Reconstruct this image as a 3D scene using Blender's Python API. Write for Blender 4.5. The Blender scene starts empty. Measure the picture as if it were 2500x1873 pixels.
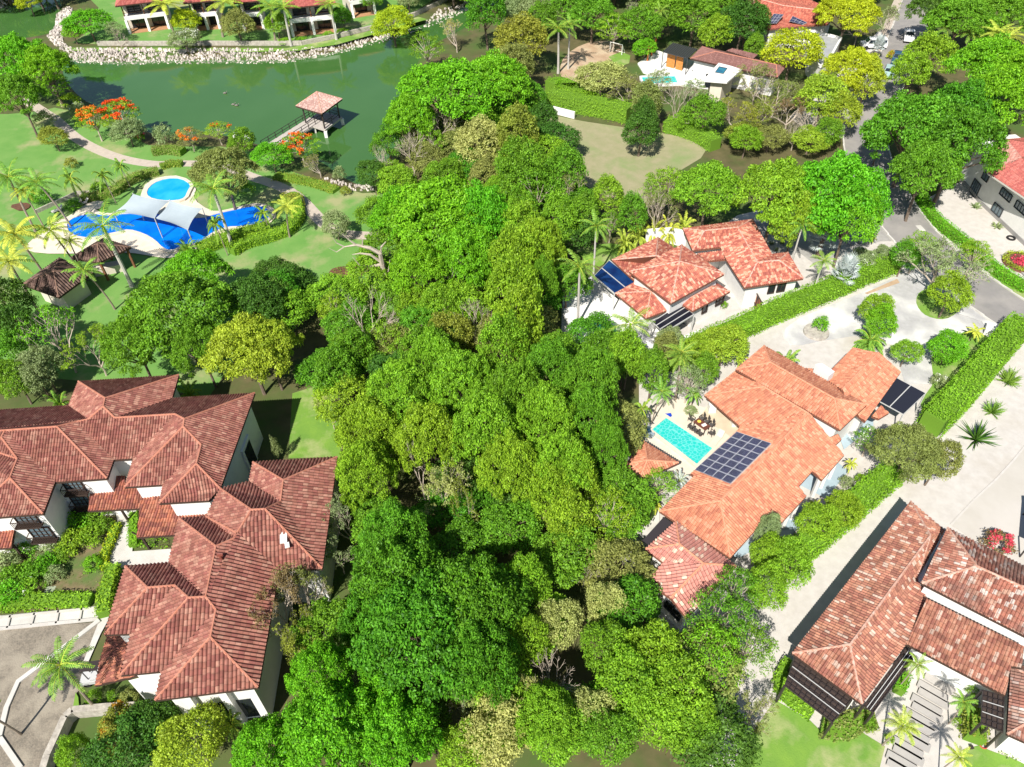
import bpy, math, random
from mathutils import Vector, Matrix
from mathutils.geometry import tessellate_polygon
R=math.radians
S=bpy.context.scene; COL=S.collection
# ---------------------------------------------------------------- camera
FPX,TILT,ROLL,HC=1850.0,R(44.6),R(2.0),58.0
cd=bpy.data.cameras.new('camera'); cam=bpy.data.objects.new('camera',cd); COL.objects.link(cam)
cd.sensor_width=36; cd.sensor_fit='HORIZONTAL'; cd.lens=FPX*36/2500; cd.clip_end=2000; cd.clip_start=.5
fwd=Vector((0,math.cos(TILT),-math.sin(TILT))); up0=Vector((0,math.sin(TILT),math.cos(TILT))); rt0=Vector((1,0,0))
# image x' = c*x - s*y (y down): right vector of the rolled image
cr,sr=math.cos(ROLL),math.sin(ROLL)
rt=rt0*cr-up0*sr; upv=rt0*sr+up0*cr
cam.matrix_world=Matrix(((rt.x,upv.x,-fwd.x,0),(rt.y,upv.y,-fwd.y,0),(rt.z,upv.z,-fwd.z,HC),(0,0,0,1)))
S.camera=cam
# ---------------------------------------------------------------- sky and sun
SUN_EL=R(47.5); SH=Vector((.42,.908))      # SH: ground direction in which shadows fall
sky_az=math.atan2(-SH.x,-SH.y)             # sun azimuth measured from +Y towards +X
w=bpy.data.worlds.new('World'); S.world=w; w.use_nodes=True
nt=w.node_tree; bg=nt.nodes['Background']
st=nt.nodes.new('ShaderNodeTexSky'); st.sky_type='NISHITA'; st.sun_disc=False
st.sun_elevation=SUN_EL; st.sun_rotation=sky_az; st.air_density=1; st.dust_density=.6; st.ozone_density=1
nt.links.new(st.outputs[0],bg.inputs[0]); bg.inputs[1].default_value=.07
sl=bpy.data.lights.new('sun','SUN'); sl.energy=5.0; sl.angle=R(.53); sl.color=(1,.95,.87)
so=bpy.data.objects.new('sun',sl); COL.objects.link(so)
sd=Vector((SH.x*math.cos(SUN_EL),SH.y*math.cos(SUN_EL),-math.sin(SUN_EL)))
so.rotation_euler=sd.to_track_quat('-Z','Y').to_euler(); so.location=(0,0,120)
S.view_settings.view_transform='Standard'; S.view_settings.look='None'; S.view_settings.exposure=.55; S.view_settings.gamma=1
S.cycles.max_bounces=5; S.cycles.diffuse_bounces=2; S.cycles.glossy_bounces=2; S.cycles.transmission_bounces=3; S.cycles.transparent_max_bounces=6

# ---------------------------------------------------------------- survey: photo points laid on the ground
TL={'O':(0,0,.8848),'A':(240,0,3.1775),'B':(600,0,3.1775),'C':(1530,80,3.026),'D':(2300,300,2.505),'E':(0,1130,2.267),
'F':(1550,1050,1.903),'G':(2100,1150,2.72),'H':(2050,0,2.824),'I':(2100,1550,2.947),'J':(1500,950,4.14),'K':(0,550,3.173),'L':(640,200,4.888),
'Z1':(0,0,3.156),'Z2':(600,0,3.156),'Z3':(1200,0,3.156),'Z4':(1800,0,3.156),'Z5':(0,400,3.156),'Z6':(600,400,3.156),'M':(1300,500,3.682),'Z8':(1800,400,3.156),
'Y1':(0,850,3.156),'Y2':(0,1350,3.16),'Y3':(600,850,3.156),'Y4':(600,1350,3.16),'Y5':(1300,800,1.813),'Y6':(1300,1250,1.813),'Y7':(1800,800,1.813),'Y8':(1800,1300,1.661),'N':(0,0,1)}
def pts(s):
    out=[];t='N'
    for k in s.split():
        if k in TL: t=k; continue
        v=[float(q) for q in k.split(',')]
        ox,oy,sc=TL[t]; out.append((ox+v[0]/sc,oy+v[1]/sc)+tuple(v[2:]))
    return out
def ray(p):
    x=p[0]-1250; y=p[1]-936.5
    x,y=cr*x-sr*y, sr*x+cr*y
    return (rt0*x-up0*y+fwd*FPX).normalized()
def W(p,z=0.0):
    d=ray(p); k=(z-HC)/d.z
    return Vector((d.x*k,d.y*k,z))
def WL(s,z=0.0): return [W(p,(p[2] if len(p)>2 else z)) for p in pts(s)]
def ppm(p,z=0.0):       # photo pixels per metre, across the view, at that place
    q=W(p,z)-Vector((0,0,HC)); return FPX/q.dot(fwd)
def ray_plane(p,a,n):
    d=ray(p); o=Vector((0,0,HC)); return o+d*((a-o).dot(n)/d.dot(n))
# ---------------------------------------------------------------- materials
def newmat(n):
    m=bpy.data.materials.new(n); m.use_nodes=True; t=m.node_tree; b=t.nodes['Principled BSDF']; return m,t,b
def _mix(t,fac,a,b):
    x=t.nodes.new('ShaderNodeMix'); x.data_type='RGBA'
    if hasattr(fac,'links') or hasattr(fac,'is_linked'): t.links.new(fac,x.inputs[0])
    else: x.inputs[0].default_value=fac
    for i,v in ((6,a),(7,b)):
        if isinstance(v,tuple): x.inputs[i].default_value=v+(1,)
        else: t.links.new(v,x.inputs[i])
    return x.outputs[2]
def ramp(t,inp,stops,const=False):
    r=t.nodes.new('ShaderNodeValToRGB'); e=r.color_ramp.elements
    if const: r.color_ramp.interpolation='CONSTANT'
    while len(e)<len(stops): e.new(.5)
    for i,(p,c) in enumerate(stops):
        e[i].position=p; e[i].color=(c if isinstance(c,tuple) else (c,c,c))+(1,)
    t.links.new(inp,r.inputs[0]); return r.outputs[0]
def noise(t,scale,detail=4,co='Object',rough=.6):
    c=t.nodes.new('ShaderNodeTexCoord'); n=t.nodes.new('ShaderNodeTexNoise')
    n.inputs['Scale'].default_value=scale; n.inputs['Detail'].default_value=detail; n.inputs['Roughness'].default_value=rough
    t.links.new(c.outputs[co],n.inputs['Vector']); return n.outputs[0]
def surf(name,c1,c2=None,scale=1.0,rough=.9,c3=None,scale3=.12,bump=0,bscale=20,lo=.35,hi=.65,metal=0,spec=.3,lo3=.45,hi3=.6):
    m,t,b=newmat(name); b.inputs['Roughness'].default_value=rough; b.inputs['Metallic'].default_value=metal
    b.inputs['Specular IOR Level'].default_value=spec
    col=c1
    if c2: col=_mix(t,ramp(t,noise(t,scale,6),[(lo,0.),(hi,1.)]),c1,c2)
    if c3: col=_mix(t,ramp(t,noise(t,scale3,5),[(lo3,0.),(hi3,1.)]),col,c3)
    if isinstance(col,tuple): b.inputs[0].default_value=col+(1,)
    else: t.links.new(col,b.inputs[0])
    if bump:
        bn=t.nodes.new('ShaderNodeBump'); bn.inputs['Strength'].default_value=bump; bn.inputs['Distance'].default_value=.05
        t.links.new(noise(t,bscale,3),bn.inputs['Height']); t.links.new(bn.outputs[0],b.inputs['Normal'])
    return m
MATS={}
def M(name,*a,**k):
    if name not in MATS: MATS[name]=surf(name,*a,**k)
    return MATS[name]
def tilemat(name,pal,dirt=(.09,.045,.03),dirtamt=.35,tw=.25,tl=.42,patch=None):
    m,t,b=newmat(name); b.inputs['Roughness'].default_value=.85; b.inputs['Specular IOR Level'].default_value=.25
    uv=t.nodes.new('ShaderNodeUVMap'); uv.uv_map='UVMap'
    sx=t.nodes.new('ShaderNodeSeparateXYZ'); t.links.new(uv.outputs[0],sx.inputs[0])
    def mth(op,a,v=None,w=None):
        n=t.nodes.new('ShaderNodeMath'); n.operation=op; t.links.new(a,n.inputs[0])
        if v is not None:
            if isinstance(v,(int,float)): n.inputs[1].default_value=v
            else: t.links.new(v,n.inputs[1])
        return n.outputs[0]
    cu=mth('FLOOR',mth('DIVIDE',sx.outputs[0],tw))
    wn0=t.nodes.new('ShaderNodeTexWhiteNoise'); wn0.noise_dimensions='1D'; t.links.new(cu,wn0.inputs['W'])
    vv=mth('ADD',mth('DIVIDE',sx.outputs[1],tl),mth('MULTIPLY',wn0.outputs['Value'],.35))
    cv=mth('FLOOR',vv)
    cb=t.nodes.new('ShaderNodeCombineXYZ'); t.links.new(cu,cb.inputs[0]); t.links.new(cv,cb.inputs[1])
    wn=t.nodes.new('ShaderNodeTexWhiteNoise'); wn.noise_dimensions='2D'; t.links.new(cb.outputs[0],wn.inputs['Vector'])
    n=len(pal); col=ramp(t,wn.outputs['Value'],[(i/n,c) for i,c in enumerate(pal)],True)
    if patch: col=_mix(t,ramp(t,noise(t,.22,3),[(.45,0.),(.6,1.)]),col,_mix(t,.75,col,patch))
    # lap line between courses
    fr=mth('FRACT',vv); lap=ramp(t,fr,[(0,.0),(.86,.0),(.9,1.)])
    hz=t.nodes.new('ShaderNodeHueSaturation'); hz.inputs[1].default_value=.86; t.links.new(col,hz.inputs[4]); col=hz.outputs[0]
    dn=ramp(t,noise(t,1.1,8,rough=.75),[(.40,0.),(.66,dirtamt)])
    col=_mix(t,dn,col,dirt)
    col=_mix(t,mth('MULTIPLY',lap,.45),col,dirt)
    t.links.new(col,b.inputs[0])
    bn=t.nodes.new('ShaderNodeBump'); bn.inputs['Strength'].default_value=.6; bn.inputs['Distance'].default_value=.03
    t.links.new(mth('SUBTRACT',fr,mth('MULTIPLY',noise(t,9,3),.6)),bn.inputs['Height']); t.links.new(bn.outputs[0],b.inputs['Normal'])
    return m
def leafmat(name,c,c2=None,tr=.32,var=.5,gloss=.0):
    m=bpy.data.materials.new(name); m.use_nodes=True; t=m.node_tree; t.nodes.clear()
    o=t.nodes.new('ShaderNodeOutputMaterial'); g=t.nodes.new('ShaderNodeNewGeometry')
    c2=c2 or tuple(x*.55 for x in c); hi=tuple(min(1,x*1.25+.012) for x in c)
    col=ramp(t,g.outputs['Random Per Island'],[(0,c2),(.45,c),(1,hi)])
    oi=t.nodes.new('ShaderNodeObjectInfo')
    hs=t.nodes.new('ShaderNodeHueSaturation')
    mr=t.nodes.new('ShaderNodeMapRange'); mr.inputs[3].default_value=.485; mr.inputs[4].default_value=.515; t.links.new(oi.outputs['Random'],mr.inputs[0]); t.links.new(mr.outputs[0],hs.inputs[0])
    mr2=t.nodes.new('ShaderNodeMapRange'); mr2.inputs[1].default_value=.35; mr2.inputs[2].default_value=.65; mr2.inputs[3].default_value=.78; mr2.inputs[4].default_value=1.2
    t.links.new(noise(t,.35,3),mr2.inputs[0]); t.links.new(mr2.outputs[0],hs.inputs[2]); t.links.new(col,hs.inputs[4])
    d=t.nodes.new('ShaderNodeBsdfDiffuse'); tl=t.nodes.new('ShaderNodeBsdfTranslucent'); mx=t.nodes.new('ShaderNodeMixShader')
    t.links.new(hs.outputs[0],d.inputs[0])
    tc=_mix(t,.35,hs.outputs[0],(min(1,c[0]*2.2),min(1,c[1]*1.6),c[2]*.6)); t.links.new(tc,tl.inputs[0])
    mx.inputs[0].default_value=tr; t.links.new(d.outputs[0],mx.inputs[1]); t.links.new(tl.outputs[0],mx.inputs[2])
    gl=t.nodes.new('ShaderNodeBsdfGlossy'); gl.inputs['Roughness'].default_value=.5; gl.inputs[0].default_value=(1,1,1,1)
    m2=t.nodes.new('ShaderNodeMixShader'); m2.inputs[0].default_value=.012; t.links.new(mx.outputs[0],m2.inputs[1]); t.links.new(gl.outputs[0],m2.inputs[2])
    t.links.new(m2.outputs[0],o.inputs[0]); return m
def watermat(name,deep,rough=.03,shal=None,scale=.5,bump=.1,bscale=1.5,spec=.5,caust=None,det=3):
    m,t,b=newmat(name); b.inputs['Roughness'].default_value=rough; b.inputs['IOR'].default_value=1.33; b.inputs['Specular IOR Level'].default_value=spec
    col=deep
    if shal: col=_mix(t,ramp(t,noise(t,scale,3),[(.35,0.),(.65,1.)]),deep,shal)
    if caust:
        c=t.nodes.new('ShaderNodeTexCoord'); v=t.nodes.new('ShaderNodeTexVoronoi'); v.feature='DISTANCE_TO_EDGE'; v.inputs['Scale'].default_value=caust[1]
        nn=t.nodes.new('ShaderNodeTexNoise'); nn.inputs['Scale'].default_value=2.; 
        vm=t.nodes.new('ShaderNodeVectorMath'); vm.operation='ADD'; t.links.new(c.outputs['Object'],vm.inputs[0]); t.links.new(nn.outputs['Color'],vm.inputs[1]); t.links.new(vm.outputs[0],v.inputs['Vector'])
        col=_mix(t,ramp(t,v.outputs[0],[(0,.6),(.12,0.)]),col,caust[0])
    if isinstance(col,tuple): b.inputs[0].default_value=col+(1,)
    else: t.links.new(col,b.inputs[0])
    bn=t.nodes.new('ShaderNodeBump'); bn.inputs['Strength'].default_value=bump; bn.inputs['Distance'].default_value=.05
    t.links.new(noise(t,bscale,det),bn.inputs['Height']); t.links.new(bn.outputs[0],b.inputs['Normal'])
    return m
# ---------------------------------------------------------------- object helpers
def tag(o,label=None,cat=None,group=None,kind=None):
    if label: o['label']=label
    if cat: o['category']=cat
    if group: o['group']=group
    if kind: o['kind']=kind
    return o
def root(name,loc,label,cat,group=None):
    o=bpy.data.objects.new(name,None); o.empty_display_size=.3; COL.objects.link(o); o.location=loc
    return tag(o,label,cat,group)
class MB:
    def __init__(s): s.v=[];s.f=[];s.uv=[];s.mi=[];s.cm=0
    def face(s,vs,uv=None):
        b=len(s.v); s.v+= [tuple(v) for v in vs]; s.f.append(tuple(range(b,b+len(vs)))); s.uv.append(uv or [(0,0)]*len(vs)); s.mi.append(s.cm)
    def box(s,c,sz,rz=0,rx=0,ry=0):
        m=Matrix.Rotation(rz,3,'Z')@Matrix.Rotation(ry,3,'Y')@Matrix.Rotation(rx,3,'X'); c=Vector(c)
        P=[c+m@Vector((sz[0]*i/2,sz[1]*j/2,sz[2]*k/2)) for i in(-1,1) for j in(-1,1) for k in(-1,1)]
        for q in((0,1,3,2),(4,6,7,5),(0,4,5,1),(2,3,7,6),(0,2,6,4),(1,5,7,3)): s.face([P[i] for i in q])
    def bar(s,a,b,w=.1,h=None):     # box beam from a to b
        a=Vector(a);b=Vector(b);h=h or w; d=b-a
        if d.length<1e-5:return
        d.normalize(); u=Vector((0,0,1)) if abs(d.z)<.95 else Vector((1,0,0)); x=d.cross(u).normalized(); y=x.cross(d).normalized()
        P=[p+x*i*w/2+y*j*h/2 for p in(a,b) for i in(-1,1) for j in(-1,1)]
        for q in((0,1,3,2),(4,6,7,5),(0,4,5,1),(2,3,7,6),(0,2,6,4),(1,5,7,3)): s.face([P[i] for i in q])
    def tube(s,path,rad,n=6,cap=True):
        path=[Vector(p) for p in path]; rs=rad if isinstance(rad,(list,tuple)) else [rad]*len(path); base=len(s.v)
        for i,p in enumerate(path):
            d=(path[min(i+1,len(path)-1)]-path[max(i-1,0)]).normalized(); u=Vector((0,0,1)) if abs(d.z)<.9 else Vector((1,0,0))
            x=d.cross(u).normalized(); y=d.cross(x)
            for k in range(n):
                a=2*math.pi*k/n; s.v.append(tuple(p+(x*math.cos(a)+y*math.sin(a))*rs[i]))
        for i in range(len(path)-1):
            for k in range(n):
                a=base+i*n+k;b=base+i*n+(k+1)%n; s.f.append((a,b,b+n,a+n)); s.uv.append([(0,0)]*4); s.mi.append(s.cm)
        if cap:
            s.f.append(tuple(base+(len(path)-1)*n+k for k in range(n))); s.uv.append([(0,0)]*n); s.mi.append(s.cm)
    def prism(s,poly,z0,z1,top=True,bot=False):
        poly=[Vector((p[0],p[1],0)) for p in poly]
        A=sum(poly[i].x*poly[(i+1)%len(poly)].y-poly[(i+1)%len(poly)].x*poly[i].y for i in range(len(poly)))
        if A<0: poly=poly[::-1]
        for i in range(len(poly)):
            a=poly[i];b=poly[(i+1)%len(poly)]; s.face([(a.x,a.y,z0),(b.x,b.y,z0),(b.x,b.y,z1),(a.x,a.y,z1)])
        if top or bot:
            for t in tessellate_polygon([poly]):
                q=[poly[i] for i in t]
                ar=(q[1]-q[0]).cross(q[2]-q[0]).z
                if ar<0:q=q[::-1]
                if top: s.face([(v.x,v.y,z1) for v in q])
                if bot: s.face([(v.x,v.y,z0) for v in q[::-1]])
    def build(s,name,mat,parent=None,loc=None,smooth=False):
        off=Vector(parent.location) if parent is not None and loc is None else Vector(loc or (0,0,0))
        me=bpy.data.meshes.new(name); me.from_pydata([(x-off.x,y-off.y,z-off.z) for x,y,z in s.v],[],s.f)
        ul=me.uv_layers.new(name='UVMap'); flat=[c for u in s.uv for q in u for c in q]; ul.data.foreach_set('uv',flat)
        for m in (mat if isinstance(mat,(list,tuple)) else [mat]): me.materials.append(m)
        me.polygons.foreach_set('material_index',s.mi)
        if smooth: me.polygons.foreach_set('use_smooth',[True]*len(s.f))
        o=bpy.data.objects.new(name,me); COL.objects.link(o)
        if parent is not None:
            o.parent=parent
            if parent.type=='MESH': o.location=(0,0,0)
        else: o.location=off
        return o
# sub-parts: the parent mesh sits at its root's origin, so shift by the root's location
def build_sub(mb,name,mat,part,smooth=False):
    off=part.parent.location if part.parent else part.location
    o=mb.build(name,mat,None,loc=off,smooth=smooth); o.parent=part; o.location=(0,0,0); return o
def smooth_poly(P,it=2):
    for _ in range(it):
        Q=[]
        for i in range(len(P)):
            a=P[i];b=P[(i+1)%len(P)]; Q+=[a*.75+b*.25,a*.25+b*.75]
        P=Q
    return P
def smooth_line(P,it=2):
    for _ in range(it):
        Q=[P[0]]
        for i in range(len(P)-1):
            a=P[i];b=P[i+1]; Q+=[a*.75+b*.25,a*.25+b*.75]
        P=Q+[P[-1]]
    return P
LAYER=[.01]
def sheet(name,P,mat,label=None,z=None,kind='structure',sm=0,thick=0,cat=None):
    if isinstance(P,str): P=WL(P)
    if sm: P=smooth_poly(P,sm)
    if z is None: LAYER[0]+=.004; z=LAYER[0]
    mb=MB(); mb.prism(P,z-max(thick,.003),z)
    c=sum((Vector(p) for p in P),Vector())/len(P)
    o=mb.build(name,mat,None,loc=(c.x,c.y,0)); tag(o,label,cat,None,kind); return o
def ribbon_poly(P,w):
    Lh,Rh=[],[]
    for i,p in enumerate(P):
        d=(P[min(i+1,len(P)-1)]-P[max(i-1,0)]); d.z=0; d.normalize(); n=Vector((-d.y,d.x,0))
        wi=w[i] if isinstance(w,list) else w
        Lh.append(p+n*wi/2);Rh.append(p-n*wi/2)
    return Lh+Rh[::-1]
def inset(P,d):      # plan polygon moved inwards by d
    P=[Vector((p[0],p[1],0)) for p in P]; n=len(P)
    A=sum(P[i].x*P[(i+1)%n].y-P[(i+1)%n].x*P[i].y for i in range(n))
    if A<0:P=P[::-1]
    out=[]
    for i in range(n):
        a=P[i-1];b=P[i];c=P[(i+1)%n]; e=(b-a).normalized(); f=(c-b).normalized()
        n1=Vector((-e.y,e.x,0)); n2=Vector((-f.y,f.x,0)); k=1+n1.dot(n2)
        out.append(b+(n1+n2)*(d/max(k,.3)))
    return out
# ---------------------------------------------------------------- roofs
def rverts(ze,pitch,s):
    V={}
    for k in s.split():
        nm,rest=k.split(':',1); spec=None
        if '@' in rest: rest,spec=rest.split('@'); kind='@'
        elif '=' in rest: rest,spec=rest.split('='); kind='='
        t,xy=rest.split(':'); p=pts(t+' '+xy)[0]
        if spec is None: V[nm]=W(p,ze)
        elif kind=='=': V[nm]=W(p,float(spec))
        else:
            a,b=[V[q] for q in spec.split('-')]; e=(b-a); e.z=0; e.normalize(); nh=Vector((-e.y,e.x,0))
            q=W(p,ze+1)
            if (q-a).dot(nh)<0: nh=-nh
            n=(Vector((0,0,1))*math.cos(pitch)-nh*math.sin(pitch))
            V[nm]=ray_plane(p,a,n)
    return V
PROF=[(0,0),(.18,.32),(.42,.46),(.66,.32),(.84,0),(1,0)]
def clipu(P,a,b):
    def cl(P,k,sgn):
        out=[]
        for i in range(len(P)):
            p=P[i];q=P[(i+1)%len(P)]; ip=sgn*(p[0]-k)>=0; iq=sgn*(q[0]-k)>=0
            if ip: out.append(p)
            if ip!=iq:
                t=(k-p[0])/(q[0]-p[0]); out.append((k,p[1]+(q[1]-p[1])*t))
        return out
    P=cl(P,a,1)
    return cl(P,b,-1) if len(P)>2 else []
def tileface(mb,P,tw,prof=PROF,flat=False):
    n=Vector((0,0,0))
    for i in range(len(P)): n+= (P[i]-P[0]).cross(P[(i+1)%len(P)]-P[0])
    n.normalize()
    if n.z<0:n=-n
    v=Vector((0,0,-1)); v=v-n*v.dot(n); v=v.normalized() if v.length>1e-3 else Vector((0,-1,0)); u=v.cross(n).normalized()
    uv=[((p).dot(u),(p).dot(v)) for p in P]
    tris=tessellate_polygon([[Vector((a,b,0)) for a,b in uv]])
    for T in tris:
        part=[uv[i] for i in T]; Q3=[P[i] for i in T]
        (x0,y0),(x1,y1),(x2,y2)=part; det=(x1-x0)*(y2-y0)-(x2-x0)*(y1-y0)
        if abs(det)<1e-6: continue
        us=[q[0] for q in part]; k0=math.floor(min(us)/tw); k1=math.ceil(max(us)/tw)
        for k in range(k0,k1+1):
            for (fa,ha),(fb,hb) in zip(prof[:-1],prof[1:]):
                a=(k+fa)*tw;b=(k+fb)*tw
                if b<=min(us) or a>=max(us): continue
                Q=clipu(part,a,b)
                if len(Q)<3: continue
                vs=[];uu=[]
                for q in Q:
                    h=(ha+(hb-ha)*(q[0]-a)/(b-a))*tw
                    s1=((q[0]-x0)*(y2-y0)-(x2-x0)*(q[1]-y0))/det; s2=((x1-x0)*(q[1]-y0)-(q[0]-x0)*(y1-y0))/det
                    vs.append(Q3[0]+(Q3[1]-Q3[0])*s1+(Q3[2]-Q3[0])*s2+n*h); uu.append((k*tw+ (q[0]-k*tw)*.98+.001,q[1]))
                mb.face(vs,uu)
    return n
def roof(rt_,name,mat,V,faces,capmat,fasmat,tw=.25,under=.14,prof=PROF,cap=.1,label=None,fas=.2):
    F=[[q.strip() for q in f.split(',')] for f in faces.split(';') if f.strip()]
    mb=MB(); edges={}
    for fi,f in enumerate(F):
        P=[V[k] for k in f]; n=tileface(mb,P,tw,prof)
        for i in range(len(f)): edges.setdefault(frozenset((f[i],f[(i+1)%len(f)])),[]).append((fi,n))
    o=mb.build(name,mat,rt_)
    if label:o['label']=label
    cm=MB(); fm=MB()
    for e,l in edges.items():
        a,b=[V[k] for k in e]
        if len(l)==2:
            cen=sum((V[k] for k in F[l[1][0]]),Vector())/len(F[l[1][0]])
            if (cen-a).dot(l[0][1])<-.02:
                z=Vector((0,0,.04)); cm.tube([a+z,(a+b)/2+z,b+z],cap,6)
        else:
            d=Vector((0,0,fas)); z=Vector((0,0,.0)); 
            dd=(b-a).normalized(); 
            fm.bar(a-d/2,b-d/2,.05,fas)
    for f in F:     # closed underside
        P=[V[k]-Vector((0,0,under)) for k in f]
        nn=Vector()
        for t in tessellate_polygon([P]): fm.face([P[i] for i in t])
    if cm.f: build_sub(cm,'ridge_cap',capmat,o)
    build_sub(fm,'fascia',fasmat,o)
    return o
def body(rt_,P,z1,mat,ins=.5,z0=0,name='wall',label=None):
    mb=MB(); Q=inset(P,ins); mb.prism(Q,z0,z1,top=True); o=mb.build(name,mat,rt_)
    if label:o['label']=label
    return o,Q
# ---------------------------------------------------------------- windows on walls
def wall_hit(p,a,b):
    e=(b-a); e.z=0; e.normalize(); n=Vector((e.y,-e.x,0)); h=ray_plane(p,Vector((a.x,a.y,0)),n); return h,e
def window(rt_,p,a,b,w_,h_,fr,gl,name='window',bars=(2,2),dep=.12,door=False,z=None,t=.08):
    """p: photo point of the centre; a-b: wall line in plan"""
    h,e=wall_hit(p,a,b)
    if z is not None: h.z=z
    n=Vector((e.y,-e.x,0)); 
    if n.dot(Vector((0,0,HC))-h)<0:n=-n
    c=h+n*.03; zz=Vector((0,0,1))
    mb=MB()
    def R4(x0,x1,y0,y1,d): mb.bar(c+e*x0+zz*((y0+y1)/2)+n*d/2,c+e*x1+zz*((y0+y1)/2)+n*d/2,d,y1-y0)
    W2,H2=w_/2,h_/2
    R4(-W2-t,W2+t,H2,H2+t,dep);R4(-W2-t,W2+t,-H2-t,-H2,dep)
    R4(-W2-t,-W2,-H2,H2,dep);R4(W2,W2+t,-H2,H2,dep)
    for i in range(1,bars[0]): x=-W2+w_*i/bars[0]; R4(x-.025,x+.025,-H2,H2,dep*.7)
    for j in range(1,bars[1]): y=-H2+h_*j/bars[1]; R4(-W2,W2,y-.02,y+.02,dep*.7)
    o=mb.build(name,fr,rt_)
    g=MB(); g.face([c+e*x+zz*y+n*.02 for x,y in((-W2,-H2),(W2,-H2),(W2,H2),(-W2,H2))]); build_sub(g,'pane',gl,o)
    return o,c,e,n
def balcony(rt_,c,e,n,w_,h_,mat):
    mb=MB(); d=.55; z0=c.z-h_/2-.15; b=Vector((c.x,c.y,z0))
    mb.bar(b-e*w_/2+n*d/2,b+e*w_/2+n*d/2,d,.1)
    for z in(.1,.95):
        mb.bar(b-e*w_/2+n*d+Vector((0,0,z)),b+e*w_/2+n*d+Vector((0,0,z)),.06)
        for s in(-1,1): mb.bar(b+e*s*w_/2+Vector((0,0,z)),b+e*s*w_/2+n*d+Vector((0,0,z)),.06)
    k=int(w_/.13)
    for i in range(k+1):
        q=b-e*w_/2+e*w_*i/k+n*d; mb.bar(q+Vector((0,0,.1)),q+Vector((0,0,.95)),.035)
    mb.build('balcony_railing',mat,rt_)
# ---------------------------------------------------------------- palettes
m_old=tilemat('aged red clay tile',[(.30,.085,.055),(.36,.12,.075),(.24,.06,.04),(.38,.14,.09),(.33,.10,.06),(.45,.20,.13),(.28,.07,.05),(.36,.12,.08)],dirtamt=.5,tw=.3)
m_porch=tilemat('new orange porch tile',[(.48,.13,.05),(.40,.10,.045),(.33,.08,.05),(.52,.17,.08),(.27,.07,.045)],dirtamt=.5)
m_orange=tilemat('orange clay tile',[(.56,.20,.085),(.49,.155,.065),(.62,.26,.13),(.54,.18,.07),(.42,.12,.05),(.6,.23,.10),(.51,.17,.07)],dirtamt=.16,dirt=(.3,.08,.035))
m_mid=tilemat('mottled red tile',[(.52,.14,.065),(.40,.08,.045),(.62,.27,.15),(.47,.11,.055),(.33,.06,.035),(.66,.34,.21),(.50,.13,.06)],dirtamt=.25,dirt=(.2,.05,.03))
m_pink=tilemat('pink tile with pale patches',[(.52,.19,.14),(.55,.21,.15),(.50,.17,.12),(.56,.23,.17),(.70,.50,.36),(.48,.16,.12),(.54,.2,.15),(.52,.18,.13)],dirtamt=.1,tw=.3,tl=.42)
m_wea=tilemat('weathered tile with pale lichen',[(.42,.13,.07),(.50,.2,.12),(.33,.09,.05),(.60,.42,.33),(.40,.12,.07),(.46,.17,.1),(.27,.09,.06),(.55,.3,.2),(.44,.14,.08),(.66,.55,.48)],dirtamt=.6,patch=(.24,.13,.1))
m_weo=tilemat('sun faded orange tile',[(.48,.18,.09),(.42,.14,.075),(.53,.23,.13),(.34,.10,.06),(.6,.42,.32),(.46,.17,.09),(.40,.14,.08),(.3,.1,.06)],dirtamt=.55)
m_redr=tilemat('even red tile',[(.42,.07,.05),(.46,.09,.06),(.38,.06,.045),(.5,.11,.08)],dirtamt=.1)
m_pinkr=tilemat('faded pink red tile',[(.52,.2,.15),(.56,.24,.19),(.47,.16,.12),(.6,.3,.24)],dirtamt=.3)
m_brown=tilemat('dark brown tile',[(.13,.07,.055),(.17,.095,.07),(.10,.055,.045),(.22,.13,.10)],dirtamt=.5,dirt=(.05,.035,.03),tw=.3)
m_brownred=tilemat('brown red sheet tile',[(.26,.11,.09),(.29,.13,.11),(.23,.095,.08)],dirtamt=.25)
m_gaz=tilemat('pale pink gazebo tile',[(.50,.30,.25),(.56,.36,.30),(.44,.24,.2),(.6,.42,.36)],dirtamt=.2)
m_far=tilemat('bright orange red tile',[(.6,.12,.05),(.52,.09,.04),(.66,.17,.08),(.42,.07,.035)],dirtamt=.3)
cap_salm=M('salmon ridge mortar',(.50,.22,.15),(.42,.16,.1),3)
cap_or=M('orange ridge tile',(.6,.24,.14),(.68,.32,.2),3)
cap_wh=M('pale mortar ridge',(.66,.45,.38),(.5,.2,.12),4)
cap_lt=M('light mortar ridge',(.6,.42,.34),(.45,.2,.13),3)
cap_br=M('brown ridge',(.25,.15,.11),(.2,.12,.09),3)
fas_d=M('dark timber fascia',(.06,.035,.025)); fas_w=M('pale fascia',(.6,.56,.5)); fas_r=M('red brown fascia',(.2,.08,.05))
m_white=M('white render',(.80,.79,.76),(.74,.73,.70),1.2,rough=.8)
m_cream=M('cream render',(.66,.6,.5),(.6,.54,.45),1.2)
m_frame=M('dark stained timber',(.05,.032,.025)); m_glass=M('dark window glass',(.02,.025,.03),rough=.08,spec=.6)
m_frameg=M('dark grey frame',(.05,.055,.06)); m_glassb=M('pale reflecting glass',(.12,.17,.2),rough=.08,spec=.8)
m_dkm=M('dark bronze metal',(.04,.03,.028),rough=.5,spec=.5); m_steel=M('galvanised metal',(.5,.5,.48),rough=.4)
m_wood=M('brown timber',(.22,.1,.05),(.15,.065,.035),4)
m_panel=None
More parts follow.
